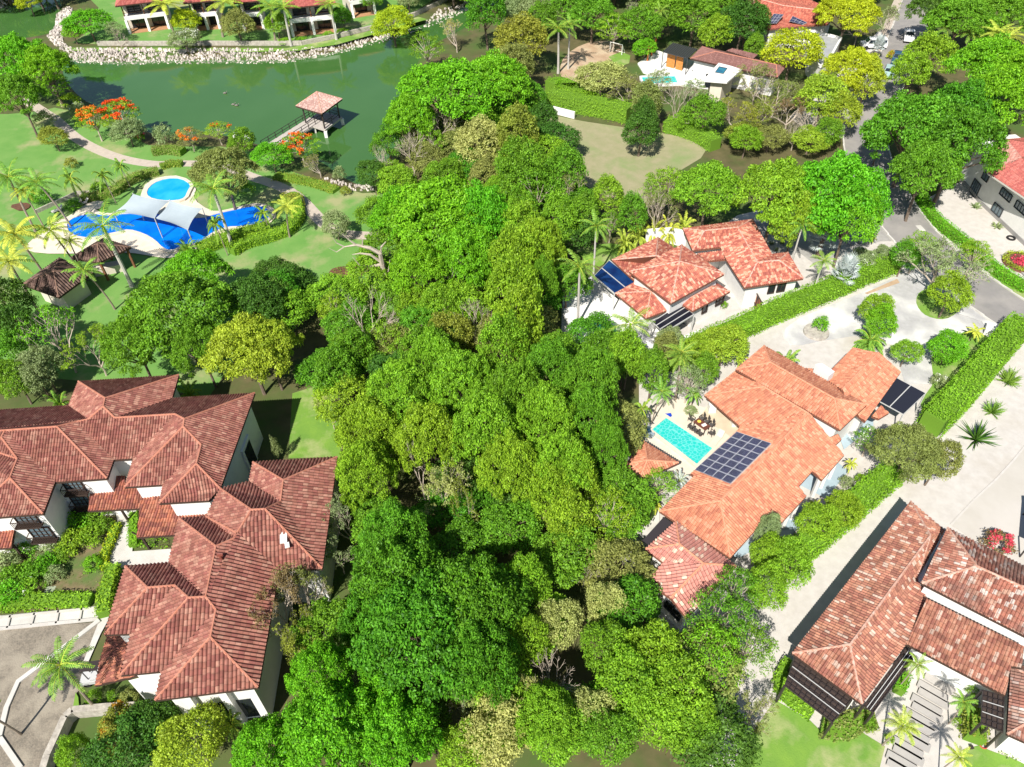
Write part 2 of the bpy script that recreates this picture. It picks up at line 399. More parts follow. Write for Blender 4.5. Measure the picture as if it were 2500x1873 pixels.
# ================================================================ left mansion
zL=6.0
lv=rverts(zL,R(24),"""a00:Y1:-420,508 a0:Y1:0,478 a1:Y1:530,443 a2:Y1:605,258 a3:Y1:1378,208 a4:Y1:1325,388 a5:Y1:1963,347
b1:Y1:1950,880 b2:Y3:705,840 n2:Y1:1920,1028 n1:Y1:1697,1083 se:Y4:590,122 inn:Y4:258,135
w1:Y1:1588,1298 c0:Y1:1380,1312 c1:Y2:1302,76 d0:Y2:968,104 d1:Y2:805,632
v25:Y2:1010,625 h23:Y2:930,945 v20:Y2:1248,915 h21:Y2:1197,1138 SE:Y2:1992,1038
p1:Y1:1610,1176 h11:Y1:1228,1198 v10:Y1:1256,1054 h9:Y1:962,1072 s4:Y1:1028,852 s3:Y1:876,862 s2:Y1:826,1005 v5:Y1:424,1034 h80:Y1:333,1278 s0:Y1:0,1303 s00:Y1:-420,1345
r1:Y1:812,388@a2-a3 r2:Y1:797,452@a3-a4 r3:Y1:680,552@a1-a2 r3b:Y1:590,570@s3-s4 r4:Y1:440,607@a0-a1 r5:Y1:42,636@a0-a1 r5b:Y1:-420,668@a00-a0
r6:Y1:887,539@s3-s4 r7:Y1:1350,511@s3-s4 r8:Y1:1422,548@a4-a5 r9:Y1:1413,607@s4-h9 r10:Y1:1552,748@h9-v10 r11:Y1:1515,893@v10-h11
r13:Y3:290,1020@b1-b2 r14:Y3:268,1185@b1-n2 r15:Y3:150,1243@n1-n2 r16:Y1:1938,1248@n1-w1 r17:Y1:1828,1425@n1-w1
r17b:Y1:1812,1465@c0-w1 r18:Y1:1665,1530@c0-c1 r19:Y2:1588,340@d0-c1 r20:Y2:1667,440@v20-h21 r21:Y2:1625,652@h21-SE
r25:Y2:1140,270@d0-d1 r24:Y2:1350,253@d0-c1 r23:Y2:1455,348@v25-h23
q1:Y1:12,690@h80-v5 q2:Y1:135,855@h80-v5 q3:Y1:78,1002@s0-h80 q4:Y1:-60,1130=6.6""")
LB=W(pts('Y1 900,1300')[0],0)
LM=root('clay_tiled_mansion',LB,'large white two storey mansion with staggered faded red hip roofs at the left','house')
roof(LM,'roof',m_old,lv,"""a2,a3,r1;a1,a2,r1,r2,r3;a3,a4,r6,r2,r1;a4,a5,r8,r7,r6;a5,n1,r11,r10,r9,r8;
a00,a0,a1,r3,r3b,r4,r5,r5b; r3b,r3,r2,r6,r7,s4,s3;r4,r3b,s3,s2;r5,r4,s2,v5;r8,r9,h9,s4,r7;r9,r10,v10,h9;r10,r11,h11,v10;r11,n1,p1,h11;
q1,r5,v5,h80,q3,q2;q3,h80,s0,s00,q4;q2,q3,q4,r5b;q1,q2,r5b,r5""",cap_salm,fas_d,label='upper staggered roof')
roof(LM,'roof',m_old,lv,"""b1,b2,r13;b2,se,r15,r14,r13;b1,r13,r14,n2;n1,n2,r14,r15,r16;n1,r16,r17,w1;r16,r15,se,inn,r17;
c0,w1,r17b,r18;c0,r18,r19,c1;w1,r17,r17b;r17,inn,SE,r21,r20,r19,r18,r17b;d0,c1,r19,r23,r24,r25;d0,r25,d1;r25,r24,v25,d1;r24,r23,h23,v25;r23,r19,r20,v20,h23;r20,r21,h21,v20;r21,SE,h21""",cap_salm,fas_d,tw=.3,label='lower staggered roof')
e1=[lv[k] for k in 'a00 a0 a1 a2 a3 a4 a5 n1 p1 h11 v10 h9 s4 s3 s2 v5 h80 s0 s00'.split()]
b_,Q1=body(LM,e1,5.9,m_white,.55)
e2=[lv[k] for k in 'b1 b2 se inn SE h21 v20 h23 v25 d1 d0 c1 c0 w1 n1 n2'.split()]
b_,Q2=body(LM,e2,5.9,m_white,.55)
def wl(a,b,ins=.55,V=lv):   # wall line behind an eave a-b (inset towards the inside given by eave order)
    A,B=V[a].copy(),V[b].copy(); e=(B-A).normalized(); n=Vector((-e.y,e.x,0)); 
    if n.y<0:n=-n
    A+=n*ins;B+=n*ins; A.z=B.z=0; return A,B
A,B=wl('v5','s2'); 
for p,w_,h_,bl,lb in(('E 412,128',1.5,1.3,1,0),('E 455,212',1.5,1.5,1,0)):
    o,c,e,n=window(LM,pts(p)[0],A,B,w_,h_,m_frame,m_glassb,bars=(4,3)); balcony(LM,c,e,n,w_+.5,h_,m_frame)
A,B=wl('s0','h80')
for p,w_,h_ in(('E 150,310',1.7,1.1),('E 232,385',1.7,1.5)):
    o,c,e,n=window(LM,pts(p)[0],A,B,w_,h_,m_frame,m_glassb,bars=(4,3)); balcony(LM,c,e,n,w_+.5,h_,m_frame)
# arched opening of the shaded side wall
A=lv['a5'].copy();B=lv['n1'].copy(); e=(B-A).normalized(); n=Vector((e.y,-e.x,0)); n=-n if n.x>0 else n; A+=n*.55;B+=n*.55
mbx=MB(); c=A+(B-A)*.38; mbx.bar(Vector((c.x,c.y,1.9))+Vector((1,0,0))*.02-e*1.1,Vector((c.x,c.y,1.9))+Vector((1,0,0))*.02+e*1.1,.35,3.6); o=mbx.build('bay_frame',m_white,LM)
mbx=MB(); mbx.bar(Vector((c.x+.06,c.y,1.8))-e*.8,Vector((c.x+.06,c.y,1.8))+e*.8,.36,3.0); build_sub(mbx,'pane',m_glass,o)
# porch roofs on timber posts
def shed(rt_,s,mat,zlo,faces=None,name='porch_roof',under=True,posts=None,pm=None):
    P=WL(s); V={chr(97+i):p for i,p in enumerate(P)}
    return roof(rt_,name,mat,V,','.join(V.keys()) if not faces else faces,cap_salm,fas_d,cap=.07)
shed(LM,'Y1 678,1255,2.9 1080,1237,2.9 1096,1070,3.5 962,1072,3.55 965,985,3.8 850,985,3.8 850,1075,3.5 703,1083,3.5',m_porch,2.9)
shed(LM,'Y1 1055,1460,2.9 1343,1441,2.9 1392,1312,3.3 1600,1296,3.3 1600,1180,3.65 1225,1195,3.65 1250,1052,3.9 1096,1070,3.85',m_porch,2.9)
shed(LM,'Y1 -300,1560,2.9 88,1540,2.9 122,1352,3.5 -300,1370,3.5',m_porch,2.9)
shed(LM,'Y2 735,1026,3.0 772,830,3.0 830,640,3.0 1012,628,3.6 925,945,3.6 1130,932,3.6',m_porch,3)
mbx=MB()
for s in('Y1 905,1235','Y1 80,1530','Y2 960,965','Y1 1060,1440','Y1 1320,1430'):
    q=W(pts(s)[0],2.7); mbx.bar((q.x,q.y+.3,0),(q.x,q.y+.3,2.8),.16); mbx.bar((q.x,q.y+.3,1.9),(q.x+.6,q.y+.3,2.75),.1); mbx.bar((q.x,q.y+.3,1.9),(q.x-.6,q.y+.3,2.75),.1)
mbx.build('porch_post',m_frame,LM)
# white garage block, buttress and terrace at the bottom
mbx=MB(); P=WL('Y2 990,985 1235,925 1215,1060 1080,1075',3.0); mbx.prism(P,0,3.0); mbx.build('wall',m_white,LM)
A,B=wl('h21','SE')
mbx=MB()
e=(B-A).normalized()
for t in (.27,.62,.9): 
    q=A+(B-A)*t; mbx.bar((q.x,q.y-.25,0),(q.x,q.y-.1,5.7),.55,.6)
mbx.build('buttress',m_white,LM)
mbx=MB()
for t in (.45,.77):
    q=A+(B-A)*t; mbx.bar(q+Vector((0,-.02,1.8))-e*.75,q+Vector((0,-.02,1.8))+e*.75,.06,3)
mbx.build('window',m_glass,LM)
q=WL('Y4 450,40 ',7.2)[0]
mbx=MB(); v=lv['r15']; u=lv['se']; c=v+(u-v)*.45; mbx.box(c+Vector((-.5,-.2,.12)),(.55,1.1,.1),.2); mbx.box(c+Vector((-.1,-.9,.05)),(.35,.5,.08),.3); mbx.build('roof_repair_patch',M('bare cement',(.72,.7,.66)),LM)
c=lv['r18']+(lv['r21']-lv['r18'])*.15+Vector((.5,0,0)); mbx=MB(); mbx.tube([c-Vector((0,0,.3)),c+Vector((0,0,.5))],.12,8); mbx.box(c+Vector((0,0,.5)),(.45,.12,.12)); mbx.build('vent_pipe',M('rust brown pipe',(.22,.06,.04)),LM)

# ================================================================ orange villa in the middle right
zR=3.4
rv=rverts(zR,R(20),"""eA:F:115,378 sB:Y6:875,203 j1:F:628,388 j2:F:683,428 j3:F:795,308 j4:F:760,262 j5:F:823,192 j6:F:868,232 j7:Y7:472,565 j8:Y7:405,500 eD:Y5:912,452 eC:F:258,205 eC2:F:275,215
wA:Y5:762,300 wB:Y5:905,187 
rA:F:396,330@eA-sB rB:Y5:1221,381@eA-eD wr:Y5:1024,263@wA-wB""")
RB=W(pts('F 400,330')[0],0)
RV=root('orange_tiled_villa',RB,'long single storey villa with bright orange tile roof and solar array beside turquoise pool','house')
j9=W(pts('Y7 330,395')[0],rv['rB'].z-.4); rv['j9']=j9
# where the roof meets the wing
rv['va']=W(pts('Y5 917,437')[0],zR+.15); rv['wc']=W(pts('Y5 1255,398')[0],rv['rB'].z-.25); rv['wn']=W(pts('Y5 1262,392')[0],zR+.6)
roof(RV,'roof',m_orange,rv,"eA,sB,rA;sB,j1,j2,j3,j4,j5,j6,j7,j9,rB,rA;eC2,eA,rA,rB,va,eD,eC;wA,va,rB,wr;wB,wA,wr;wB,wr,rB,j9",cap_or,fas_r,label='long main roof',cap=.09)
zU=4.6
uv_=rverts(zU,R(20),"""uA:Y5:900,185 uB:Y5:1025,80 uC:Y7:400,238 uD:Y7:572,342 uE:Y7:455,453 r1:Y5:1052,155@uA-uB r2:Y7:430,315@uE-uD""")
roof(RV,'roof',m_orange,uv_,"uA,uB,r1;uB,uC,uD,r2,r1;uD,uE,r2;uE,uA,r1,r2",cap_or,fas_r,label='raised middle roof',cap=.09)
zN=3.9
nv=rverts(zN,R(20),"nA:Y7:512,90 nE:Y7:722,198 nF:Y7:565,417 nG:Y7:515,375 nH:Y7:400,235 nI:Y7:415,190 nK:Y7:300,180 nB:Y7:625,112@nE-nF nC:Y7:462,275@nE-nF nL:Y7:400,238=4.6")
roof(RV,'roof',m_orange,nv,"nA,nB,nC,nH,nI;nB,nE,nF,nG,nC;nK,nI,nH",cap_or,fas_r,label='north east gabled roof',cap=.09)
roof(RV,'roof',m_orange,dict(a=W(pts('Y7 595,392')[0],3.2),b=W(pts('Y7 635,345')[0],3.4),c=W(pts('Y7 670,378')[0],3.2),d=W(pts('Y7 625,405')[0],2.9)),"a,b,c,d",cap_or,fas_r,label='small entrance roof')
roof(RV,'roof',m_orange,dict(a=W(pts('Y7 428,525')[0],3.0),b=W(pts('Y7 405,490')[0],3.3),c=W(pts('Y7 445,470')[0],3.3),d=W(pts('Y7 460,495')[0],3.0)),"a,b,c,d",cap_or,fas_r,label='tiny porch roof')
body(RV,[rv[k] for k in 'eA sB j1 j4 j5 j8 eD eC'.split()],3.3,m_white,.7)
body(RV,[rv[k] for k in ('wB','wn','rB','va')],3.3,m_cream,.6)
body(RV,[uv_[k] for k in 'uA uB uC uD uE'.split()],4.5,m_white,.5)
body(RV,[nv[k] for k in 'nA nE nF nH'.split()],3.8,m_white,.5)
for s in('Y5 790,372','Y5 893,432'):
    mbx=MB(); q=W(pts(s)[0],0); mbx.box((q.x,q.y,.6),(.75,.75,1.2)); mbx.bar((q.x,q.y,1.2),(q.x,q.y,3.3),.22); mbx.build('column',m_white,RV)
mbx=MB(); P=WL('Y7 345,165 372,160 430,197 405,216',4.9); mbx.prism(P,3.5,5.0); mbx.build('skylight_box',m_white,RV)
for s,w_,ok in(('F 728,380',1.,1),('F 900,190',1.2,1),('F 870,215',.6,0)): pass
mbx=MB()
for a,b in(('j1','j2'),('j3','j4'),('j5','j6'),('j7','j8')):
    pass
for k,(a,b) in enumerate((('j2','j3'),('j6','j7'))):
    A=rv[a];B=rv[b]; e=(B-A).normalized(); n=Vector((-e.y,e.x,0)); n=-n if n.x>0 else n
    for t in (.12,.5,.88):
        q=A+(B-A)*t+n*.35; mbx.bar((q.x,q.y,0),(q.x,q.y,3.2),.3)
mbx.build('veranda_pillar',m_white,RV)
# pink roofed annex
xv=rverts(3.5,R(20),"""xL:F:50,553 xT:F:190,425 xR:F:470,632 xB:F:240,874 x1:F:108,742 x2:F:120,716 x3:F:66,685 x4:F:131,617 x5:F:165,782 p1:F:207,532@xL-xT p2:F:318,622@xR-xB""")
roof(RV,'roof',m_pink,xv,"xL,xT,p1;xT,xR,p2,p1;xR,xB,x5,p2;xL,p1,p2,x4;x4,p2,x5,x1,x2,x3",cap_or,fas_r,tw=.3,label='pink annex roof with pale tiles')
b_,QX=body(RV,[xv[k] for k in 'xL xT xR xB x1 x4'.split()],3.4,m_white,.5)
A,B=xv['x1'].copy(),xv['xB'].copy(); e=(B-A).normalized(); n=Vector((-e.y,e.x,0)); n=n if n.y>0 else -n; A+=n*.5;B+=n*.5;A.z=B.z=0
window(RV,pts('F 178,832')[0],A,B,1.6,1.2,m_frameg,m_glass,bars=(2,1))
mbx=MB()
P=WL('F 38,515 92,425,2.9 135,408 178,432 72,540',2.9); P=[W(p,2.95) for p in pts('F 36,512 133,405 177,432 68,538')]
mbx.prism(P,2.9,2.96,bot=True); o=mbx.build('shade_canopy',M('dark shade cloth',(.035,.03,.035)),RV)
mbx=MB()
for q in P: mbx.bar((q.x,q.y,0),(q.x,q.y,2.9),.12)
build_sub(mbx,'post',m_dkm,o)
# dark carport cover at the north east
P=[W(p,2.9) for p in pts('Y7 618,318 705,223 832,290 735,382')]
mbx=MB(); mbx.prism(P,2.84,2.9,bot=True); o=mbx.build('carport_cover',M('navy shade cloth',(.014,.017,.03)),RV)
mbx=MB(); mbx.bar((P[0]+P[3])/2+Vector((0,0,.03)),(P[1]+P[2])/2+Vector((0,0,.03)),.09); 
for i in range(4): mbx.bar(P[i]-Vector((0,0,.06)),P[(i+1)%4]-Vector((0,0,.06)),.1)
for q in P: mbx.bar((q.x,q.y,0),(q.x,q.y,2.8),.1)
build_sub(mbx,'frame',m_steel,o)
# solar array lying on the main roof: a thing of its own
def solar(p4,nc,nr,label,plane=None,lift=.16,nm='solar_array',zz=None):
    P=[ray_plane(p,plane[0],plane[1]) for p in pts(p4)] if plane else [W(p,zz) for p in pts(p4)]
    c=sum(P,Vector())/4; n=(P[1]-P[0]).cross(P[3]-P[0]).normalized(); n=n if n.z>0 else -n
    P=[p+n*lift for p in P]
    rt_=root(nm,c,label,'solar panels')
    for i in range(nc):
        for j in range(nr):
            def q(a,b): return P[0]*(1-a)*(1-b)+P[1]*a*(1-b)+P[2]*a*b+P[3]*(1-a)*b
            g=.018/1; ga,gb=.16/nc/ (nc and 3),.05/nr
            a0,a1=i/nc+.006,(i+1)/nc-.006; b0,b1=j/nr+.003,(j+1)/nr-.003
            K=[q(a0,b0),q(a1,b0),q(a1,b1),q(a0,b1)]
            mb=MB(); mb.face(K); L_=.05
            for s in range(4): mb.face([K[s],K[(s+1)%4],K[(s+1)%4]-n*L_,K[s]-n*L_])
            o=mb.build('solar_panel',m_cell,rt_)
            cl=MB()
            X=(K[1]-K[0]);Y=(K[3]-K[0])
            for u in range(7):
                for v in range(1):
                    pass
            fr=MB()
            for s in range(4): fr.bar(K[s]+n*.01,K[(s+1)%4]+n*.01,.03,.02)
            for u in range(1,6): fr.bar(K[0]+X*u/6+n*.004,K[3]+X*u/6+n*.004,.012,.004)
            build_sub(fr,'frame',m_cellf,o)
    mb=MB()
    for a in (0,1): mb.bar((P[0]if a==0 else P[1])-n*.1,(P[3]if a==0 else P[2])-n*.1,.06)
    mb.build('mounting_rail',m_steel,rt_)
    return rt_
m_cell=M('dark blue solar cells',(.012,.014,.05),(.02,.022,.08),1,rough=.25,spec=.6); m_cellf=M('pale aluminium edge',(.42,.43,.46),rough=.4)
A=rv['eA'];n=(rv['rA']-A).cross(rv['rB']-A).normalized(); n=n if n.z>0 else -n
solar('Y5 905,466 1058,518 877,697 718,635',4,7,'tilted grid of dark blue solar panels on the orange villa roof beside the pool',(A,n))
# cabana by the pool
cv=rverts(2.7,R(24),"cT:J:300,530 cL:J:115,762 cB:J:243,932 cR:J:648,745 c1:J:332,722@cL-cB c2:J:352,722@cL-cB")
CB=root('pool_cabana',W(pts('J 340,800')[0],0),'small square cabana with orange tile roof between the turquoise pool and the wood','cabana')
roof(CB,'roof',m_orange,cv,"cL,cT,c1;cT,cR,c1;cR,cB,c1;cB,cL,c1",cap_or,fas_r,cap=.09)
body(CB,[cv[k] for k in('cT','cL','cB','cR')],2.6,m_white,.6)

# ================================================================ mottled red villa in the middle
MBs=W(pts('M 1300,700')[0],0)
MV=root('red_tiled_villa',MBs,'white villa with mottled red tile hip roofs and blue pergola covers between hedge and wood','house')
mv=rverts(3.3,R(22),"a:M:715,497 b:M:1128,295 c:M:1268,388 d:M:925,692 e:M:1300,560 r:M:1110,461@a-b r2:M:1285,520@a-b")
mv['r2'].z=mv['r'].z; mv['r2']=W(pts('M 1300,505')[0],mv['r'].z)
roof(MV,'roof',m_mid,mv,"a,b,r;b,c,r2,r;d,a,r,r2,e",cap_wh,fas_r,label='low west roof')
pv=rverts(4.8,R(22),"w:M:870,602 s:M:1245,887 e:M:1722,625 n:M:1342,362 p:M:1322,512@w-s")
roof(MV,'roof',m_mid,pv,"w,s,p;s,e,p;e,n,p;n,w,p",cap_wh,fas_r,label='raised pyramid roof')
sv=rverts(2.9,R(20),"a:M:745,797 b:M:1020,1022 c:M:1222,945 d:M:915,700 r:M:1065,782@a-b q:M:925,705=3.3")
roof(MV,'roof',m_mid,sv,"a,b,r;b,c,r;a,r,d;r,c,d",cap_wh,fas_r,label='low front roof')
tv=rverts(2.9,R(20),"a:M:1325,887 b:M:1440,957 c:M:1775,782 d:M:1650,702 r1:M:1448,822@a-b r2:M:1602,742@b-c")
roof(MV,'roof',m_mid,tv,"a,b,r1;b,c,r2,r1;c,d,r2;d,a,r1,r2",cap_wh,fas_r,label='low side roof')
ev=rverts(3.6,R(21),"""e1:M:1353,215 e2:M:1980,133 e3:Z8:265,697 e4:Z8:390,685 e5:Z8:508,885 e6:Z8:55,955 e7:M:1740,490 e7b:M:1690,383 e8:M:1440,412
g1:M:1545,236@e1-e2 g2:M:1845,205@e1-e2 g3:M:2020,520@e6-e7 g4:Z8:320,746@e5-e6""")
roof(MV,'roof',m_mid,ev,"e1,e2,g2,g1;g1,g2,e7b,e8;e8,e1,g1;g2,e2,e3,g3;g3,e3,e4,g4;g4,e4,e5;g3,g4,e5,e6;g2,g3,e6,e7,e7b",cap_wh,fas_r,label='long east wing roof')
lk=dict(a=W(pts('M 1480,440')[0],3.2),b=W(pts('M 1780,402')[0],3.9),c=W(pts('M 1742,492')[0],3.3),d=W(pts('M 1560,508')[0],3.1))
roof(MV,'roof',m_mid,lk,"a,b,c,d",cap_wh,fas_r,label='linking passage roof')
body(MV,[mv[k] for k in 'abc']+[mv['e'],mv['d']],3.2,m_white,.4)
body(MV,[pv[k] for k in 'wsen'],4.7,m_white,.5)
body(MV,[sv[k] for k in 'abcd'],2.8,m_white,.5)
b_,QT=body(MV,[tv[k] for k in 'abcd'],2.8,m_white,.5)
b_,QE=body(MV,[ev[k] for k in 'e1 e2 e3 e4 e5 e6 e7 e7b e8'.split()],3.5,m_white,.5)
A,B=wl('e6','e5',.5,ev)
for s,w_,h_,br in(('Z8 262,958',.7,1.3,(1,1)),('Z8 338,945',.9,1.3,(2,1))): window(MV,pts(s)[0],A,B,w_,h_,m_frame,m_glass,bars=br)
A,B=wl('b','c',.5,tv)
window(MV,pts('M 1545,930')[0],A,B,.7,1.2,m_frame,m_glass,bars=(1,1)); window(MV,pts('M 1680,860')[0],A,B,1.2,1.0,m_frame,m_glass)
m_bcan=M('blue tinted canopy glass',(.004,.018,.085),(.012,.06,.2),.4,rough=.3,spec=.25)
def canopy(rt_,s,z,mat,nb,name='pergola',lab=None,post=True,dirn=0,fr=None,rafters=0):
    P=[W(p,z) for p in pts(s)]; mb=MB(); mb.prism(P,z-.05,z,bot=True); o=mb.build(name,mat,rt_)
    if lab:o['label']=lab
    mb=MB(); up=Vector((0,0,.03))
    for i in range(nb+1):
        t=i/nb
        if dirn==0: a=P[0]*(1-t)+P[1]*t;b=P[3]*(1-t)+P[2]*t
        else: a=P[0]*(1-t)+P[3]*t;b=P[1]*(1-t)+P[2]*t
        mb.bar(a+up,b+up,.09,.07)
    for i in range(4): mb.bar(P[i]-up*2,P[(i+1)%4]-up*2,.09,.12)
    if post:
        for q in P: mb.bar((q.x,q.y,0),(q.x,q.y,z-.05),.12)
    build_sub(mb,'frame',fr or m_frameg,o); return o
canopy(MV,'M 690,500 927,690 735,797 553,642',2.75,m_bcan,2,'pergola_cover',dirn=1,fr=m_steel)
canopy(MV,'M 1330,895 1452,987 1183,1152 1082,1052',2.7,M('dark charcoal canopy glass',(.012,.013,.022),rough=.3,spec=.3),3,'pergola_cover',dirn=0,fr=m_steel)
# white arched garden wall behind
mb=MB(); P=WL('M 1010,330 1125,292 1195,290 1262,370 1180,330 1015,350',0)
def wallline(rt_,s,h,t,mat,name='wall',z0=0):
    P=WL(s,0) if isinstance(s,str) else s; mb=MB()
    for a,b in zip(P[:-1],P[1:]): mb.bar(Vector((a.x,a.y,z0+h/2)),Vector((b.x,b.y,z0+h/2)),t,h)
    return mb.build(name,mat,rt_) if rt_ is not None else mb
wallline(MV,'M 1010,360 1240,345 1440,400',2.4,.25,m_white,'courtyard_wall')
# ================================================================ lower right house
zB=3.5
bv=rverts(zB,R(21),"""n:G:335,203 sl:Y8:222,490 s:Y8:505,697 i1:I:330,65 i2:Y8:768,272 i3:G:375,712 i4:G:560,395 rt:G:465,430@n-sl rb:Y8:456,456@sl-s""")
BRt=root('weathered_tiled_house',W(pts('Y8 600,400')[0],0),'large house with weathered mottled tile roofs and dark slatted pergolas, lower right corner','house')
roof(BRt,'roof',m_weo,bv,"n,sl,rb,rt;sl,s,rb;s,i1,i2,i3,rt,rb;i4,n,rt,i3",cap_lt,fas_d,label='long west wing roof')
zB2=5.0
dv=rverts(zB2,R(21),"w:G:405,745 n:G:580,378 nx:G:1500,838 sx:Y8:1500,592 r1:G:772,634@w-n r2:G:1060,765@n-nx r3:G:1250,1020@w-sx")
roof(BRt,'roof',m_wea,dv,"w,n,r1;n,nx,r2,r1;w,r1,r2,r3,sx;r2,nx,sx,r3",cap_lt,fas_d,label='raised east roof')
fv=dict(a=W(pts('I 330,65')[0],3.2),b=W(pts('I 1042,437')[0],3.2),c=W(pts('I 1085,225')[0],3.9),c2=W(pts('I 1160,240')[0],3.95),d=W(pts('I 1178,85')[0],4.3),e=W(pts('Y8 768,268')[0],4.3))
roof(BRt,'roof',m_weo,fv,"a,b,c,c2,d,e",cap_lt,fas_d,label='middle lean-to roof')
hv=rverts(3.4,R(21),"a:I:1085,228 b:I:1057,715 c:I:1400,870 d:I:1400,235 r:I:1330,560@a-b r2:I:1330,350@a-b")
roof(BRt,'roof',m_wea,hv,"a,b,r,r2;b,c,r;a,r2,d;r,c,d,r2",cap_lt,fas_d,label='east wing roof')
body(BRt,[bv[k] for k in('n','sl','s','i1','i2','i4')],3.4,m_white,.55)
body(BRt,[dv[k] for k in('w','n','nx','sx')],4.9,m_white,.35)
body(BRt,[hv[k] for k in 'abcd'],3.3,m_white,.5)
mb=MB(); P=[W(p,3.0) for p in pts('I 400,60 1030,390 1178,90 800,0')]; mb.prism(P,0,3.0); mb.build('wall',m_white,BRt)
m_slat=M('dark brown slats',(.045,.032,.028),(.07,.05,.042),3,rough=.6)
def slatted(rt_,s,z,n1,n2,name='pergola_cover'):
    P=[W(p,z) for p in pts(s)]; mb=MB(); mb.prism(P,z-.03,z,bot=True); o=mb.build(name,m_slat,rt_)
    mb=MB(); up=Vector((0,0,.06))
    def q(a,b): return P[0]*(1-a)*(1-b)+P[1]*a*(1-b)+P[2]*a*b+P[3]*(1-a)*b
    for i in range(n1+1): mb.bar(q(i/n1,0)+up,q(i/n1,1)+up,.07,.12)
    for j in range(n2+1): mb.bar(q(0,j/n2)+up,q(1,j/n2)+up,.07,.12)
    for p in P: mb.bar((p.x,p.y,0),(p.x,p.y,z),.14)
    build_sub(mb,'beam',m_dkm,o)
    mb=MB()
    for j in(.33,.66): mb.bar(q(0,j)+up*2.2,q(1,j)+up*2.2,.05)
    build_sub(mb,'rail',m_steel,o)
slatted(BRt,'Y8 235,510 462,678 385,772 192,622',2.9,10,7)
slatted(BRt,'I 330,95 22,512 92,562 375,175',2.9,14,2)
slatted(BRt,'I 880,402 1030,442 1022,700 868,640',2.9,4,6)
mb=MB(); P=WL('I 1030,800 1100,745 1178,780 1178,850 1085,860',2.0)
A=W(pts('I 1090,800')[0],0);B=W(pts('I 1250,850')[0],0)
mb=MB(); P=[W(p,1.6) for p in pts('I 1050,770 1085,740 1300,830 1265,880')]; mb.prism(P,0,1.6); o=mb.build('skylight_box',m_white,BRt)
mb=MB(); P=[W(p,1.65) for p in pts('I 1075,772 1095,752 1195,790 1170,815')]; mb.prism(P,1.58,1.64); build_sub(mb,'pane',m_glassb,o)
mb=MB(); P=[W(p,.5) for p in pts('I 345,95 395,70 460,150 430,190')]; mb.prism(P,0,2.6); mb.build('wall',M('grey render',(.3,.29,.28)),BRt)
mb=MB(); A=W(pts('I 842,735')[0],0);B=W(pts('I 915,670')[0],2.6); mb.bar(A,B,.14); mb.build('brace',m_dkm,BRt)
# ================================================================ white house at the right edge
zW=6.3
wv=rverts(zW,R(24),"a:D:278,305 b:D:800,655 c:D:315,128 d:D:396,103 e:D:700,330=8.4 r:D:490,215@a-b r2:D:700,150=8.8 f:D:900,60")
WH=root('white_red_roofed_house',W(pts('D 480,480')[0],0),'two storey white house with dark framed windows and red roof at the right edge','house')
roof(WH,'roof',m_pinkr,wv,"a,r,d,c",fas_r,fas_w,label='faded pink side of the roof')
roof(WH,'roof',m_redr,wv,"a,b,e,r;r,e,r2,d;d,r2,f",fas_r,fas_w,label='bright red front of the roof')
A=W(pts('D 222,488')[0],0);B=W(pts('D 470,722')[0],0);C_=W(pts('D 150,400')[0],0); e=(B-A).normalized(); B2=B+e*1.5; n=Vector((-e.y,e.x,0)); n=n if n.y>0 else -n
A0=W(pts('D 196,455')[0],0)
e2_=(C_-A0).normalized(); C2=C_+e2_*3
up_=[C2,C_,A0,A,B2,B2+n*9,C2+n*6]
mb=MB(); mb.prism(up_,0,6.2); mb.build('wall',m_white,WH)
mb=MB(); 
for a,b in((C2,C_),(C_,A0),(A0,A),(A,B2)): mb.bar(Vector((a.x,a.y,.3))-n*.05,Vector((b.x,b.y,.3))-n*.05,.12,.6)
mb.build('plinth',M('grey plinth',(.32,.31,.3)),WH)
for s,w_,h_,bb in(('D 340,532',1.9,1.1,3),('D 393,440',2.2,.9,4),('D 485,520',2.2,.9,4),('D 268,330',1.2,.9,2)):
    window(WH,pts(s)[0],A,B,w_,h_,m_frameg,m_glassb,bars=(bb,1))
window(WH,pts('D 205,400')[0],C_,A0,1.9,1.9,m_frameg,m_glassb,bars=(4,1))
# ================================================================ ground, lake, roads
m_floor=M('dry forest floor',(.13,.11,.05),(.08,.08,.03),.5,c3=(.07,.12,.025),scale3=.08)
m_lawn=M('garden lawn',(.12,.27,.055),(.155,.30,.07),.35,c3=(.31,.32,.15),scale3=.13,bump=.5,bscale=8,lo3=.52,hi3=.66)
m_lawn2=M('bright lawn',(.18,.32,.045),(.13,.26,.04),.5,c3=(.36,.38,.17),scale3=.3,bump=.5,bscale=8,lo3=.5,hi3=.7)
m_dryg=M('dry grass clearing',(.33,.30,.18),(.27,.27,.14),.6,c3=(.22,.28,.11),scale3=.16,bump=.4,bscale=6,lo3=.5,hi3=.7)
m_dirt=M('bare tan soil',(.46,.33,.22),(.38,.26,.17),.8,c3=(.5,.4,.28),scale3=.3)
m_grav=M('white gravel',(.56,.53,.49),(.49,.46,.42),1.2,c3=(.44,.40,.34),scale3=.12,bump=.25,bscale=12,lo3=.56,hi3=.75)
m_drive=M('pale grey gravel drive',(.44,.435,.43),(.37,.365,.36),1.6,c3=(.64,.63,.6),scale3=.2,bump=.3,bscale=14)
m_asph=M('worn grey asphalt',(.26,.245,.235),(.23,.22,.21),.8,c3=(.31,.29,.27),scale3=.15,rough=.95)
m_conc=M('pale concrete',(.55,.53,.49),(.48,.46,.42),1.0,c3=(.6,.58,.54),scale3=.3)
m_path=M('pinkish paving',(.50,.43,.36),(.43,.37,.31),1.4)
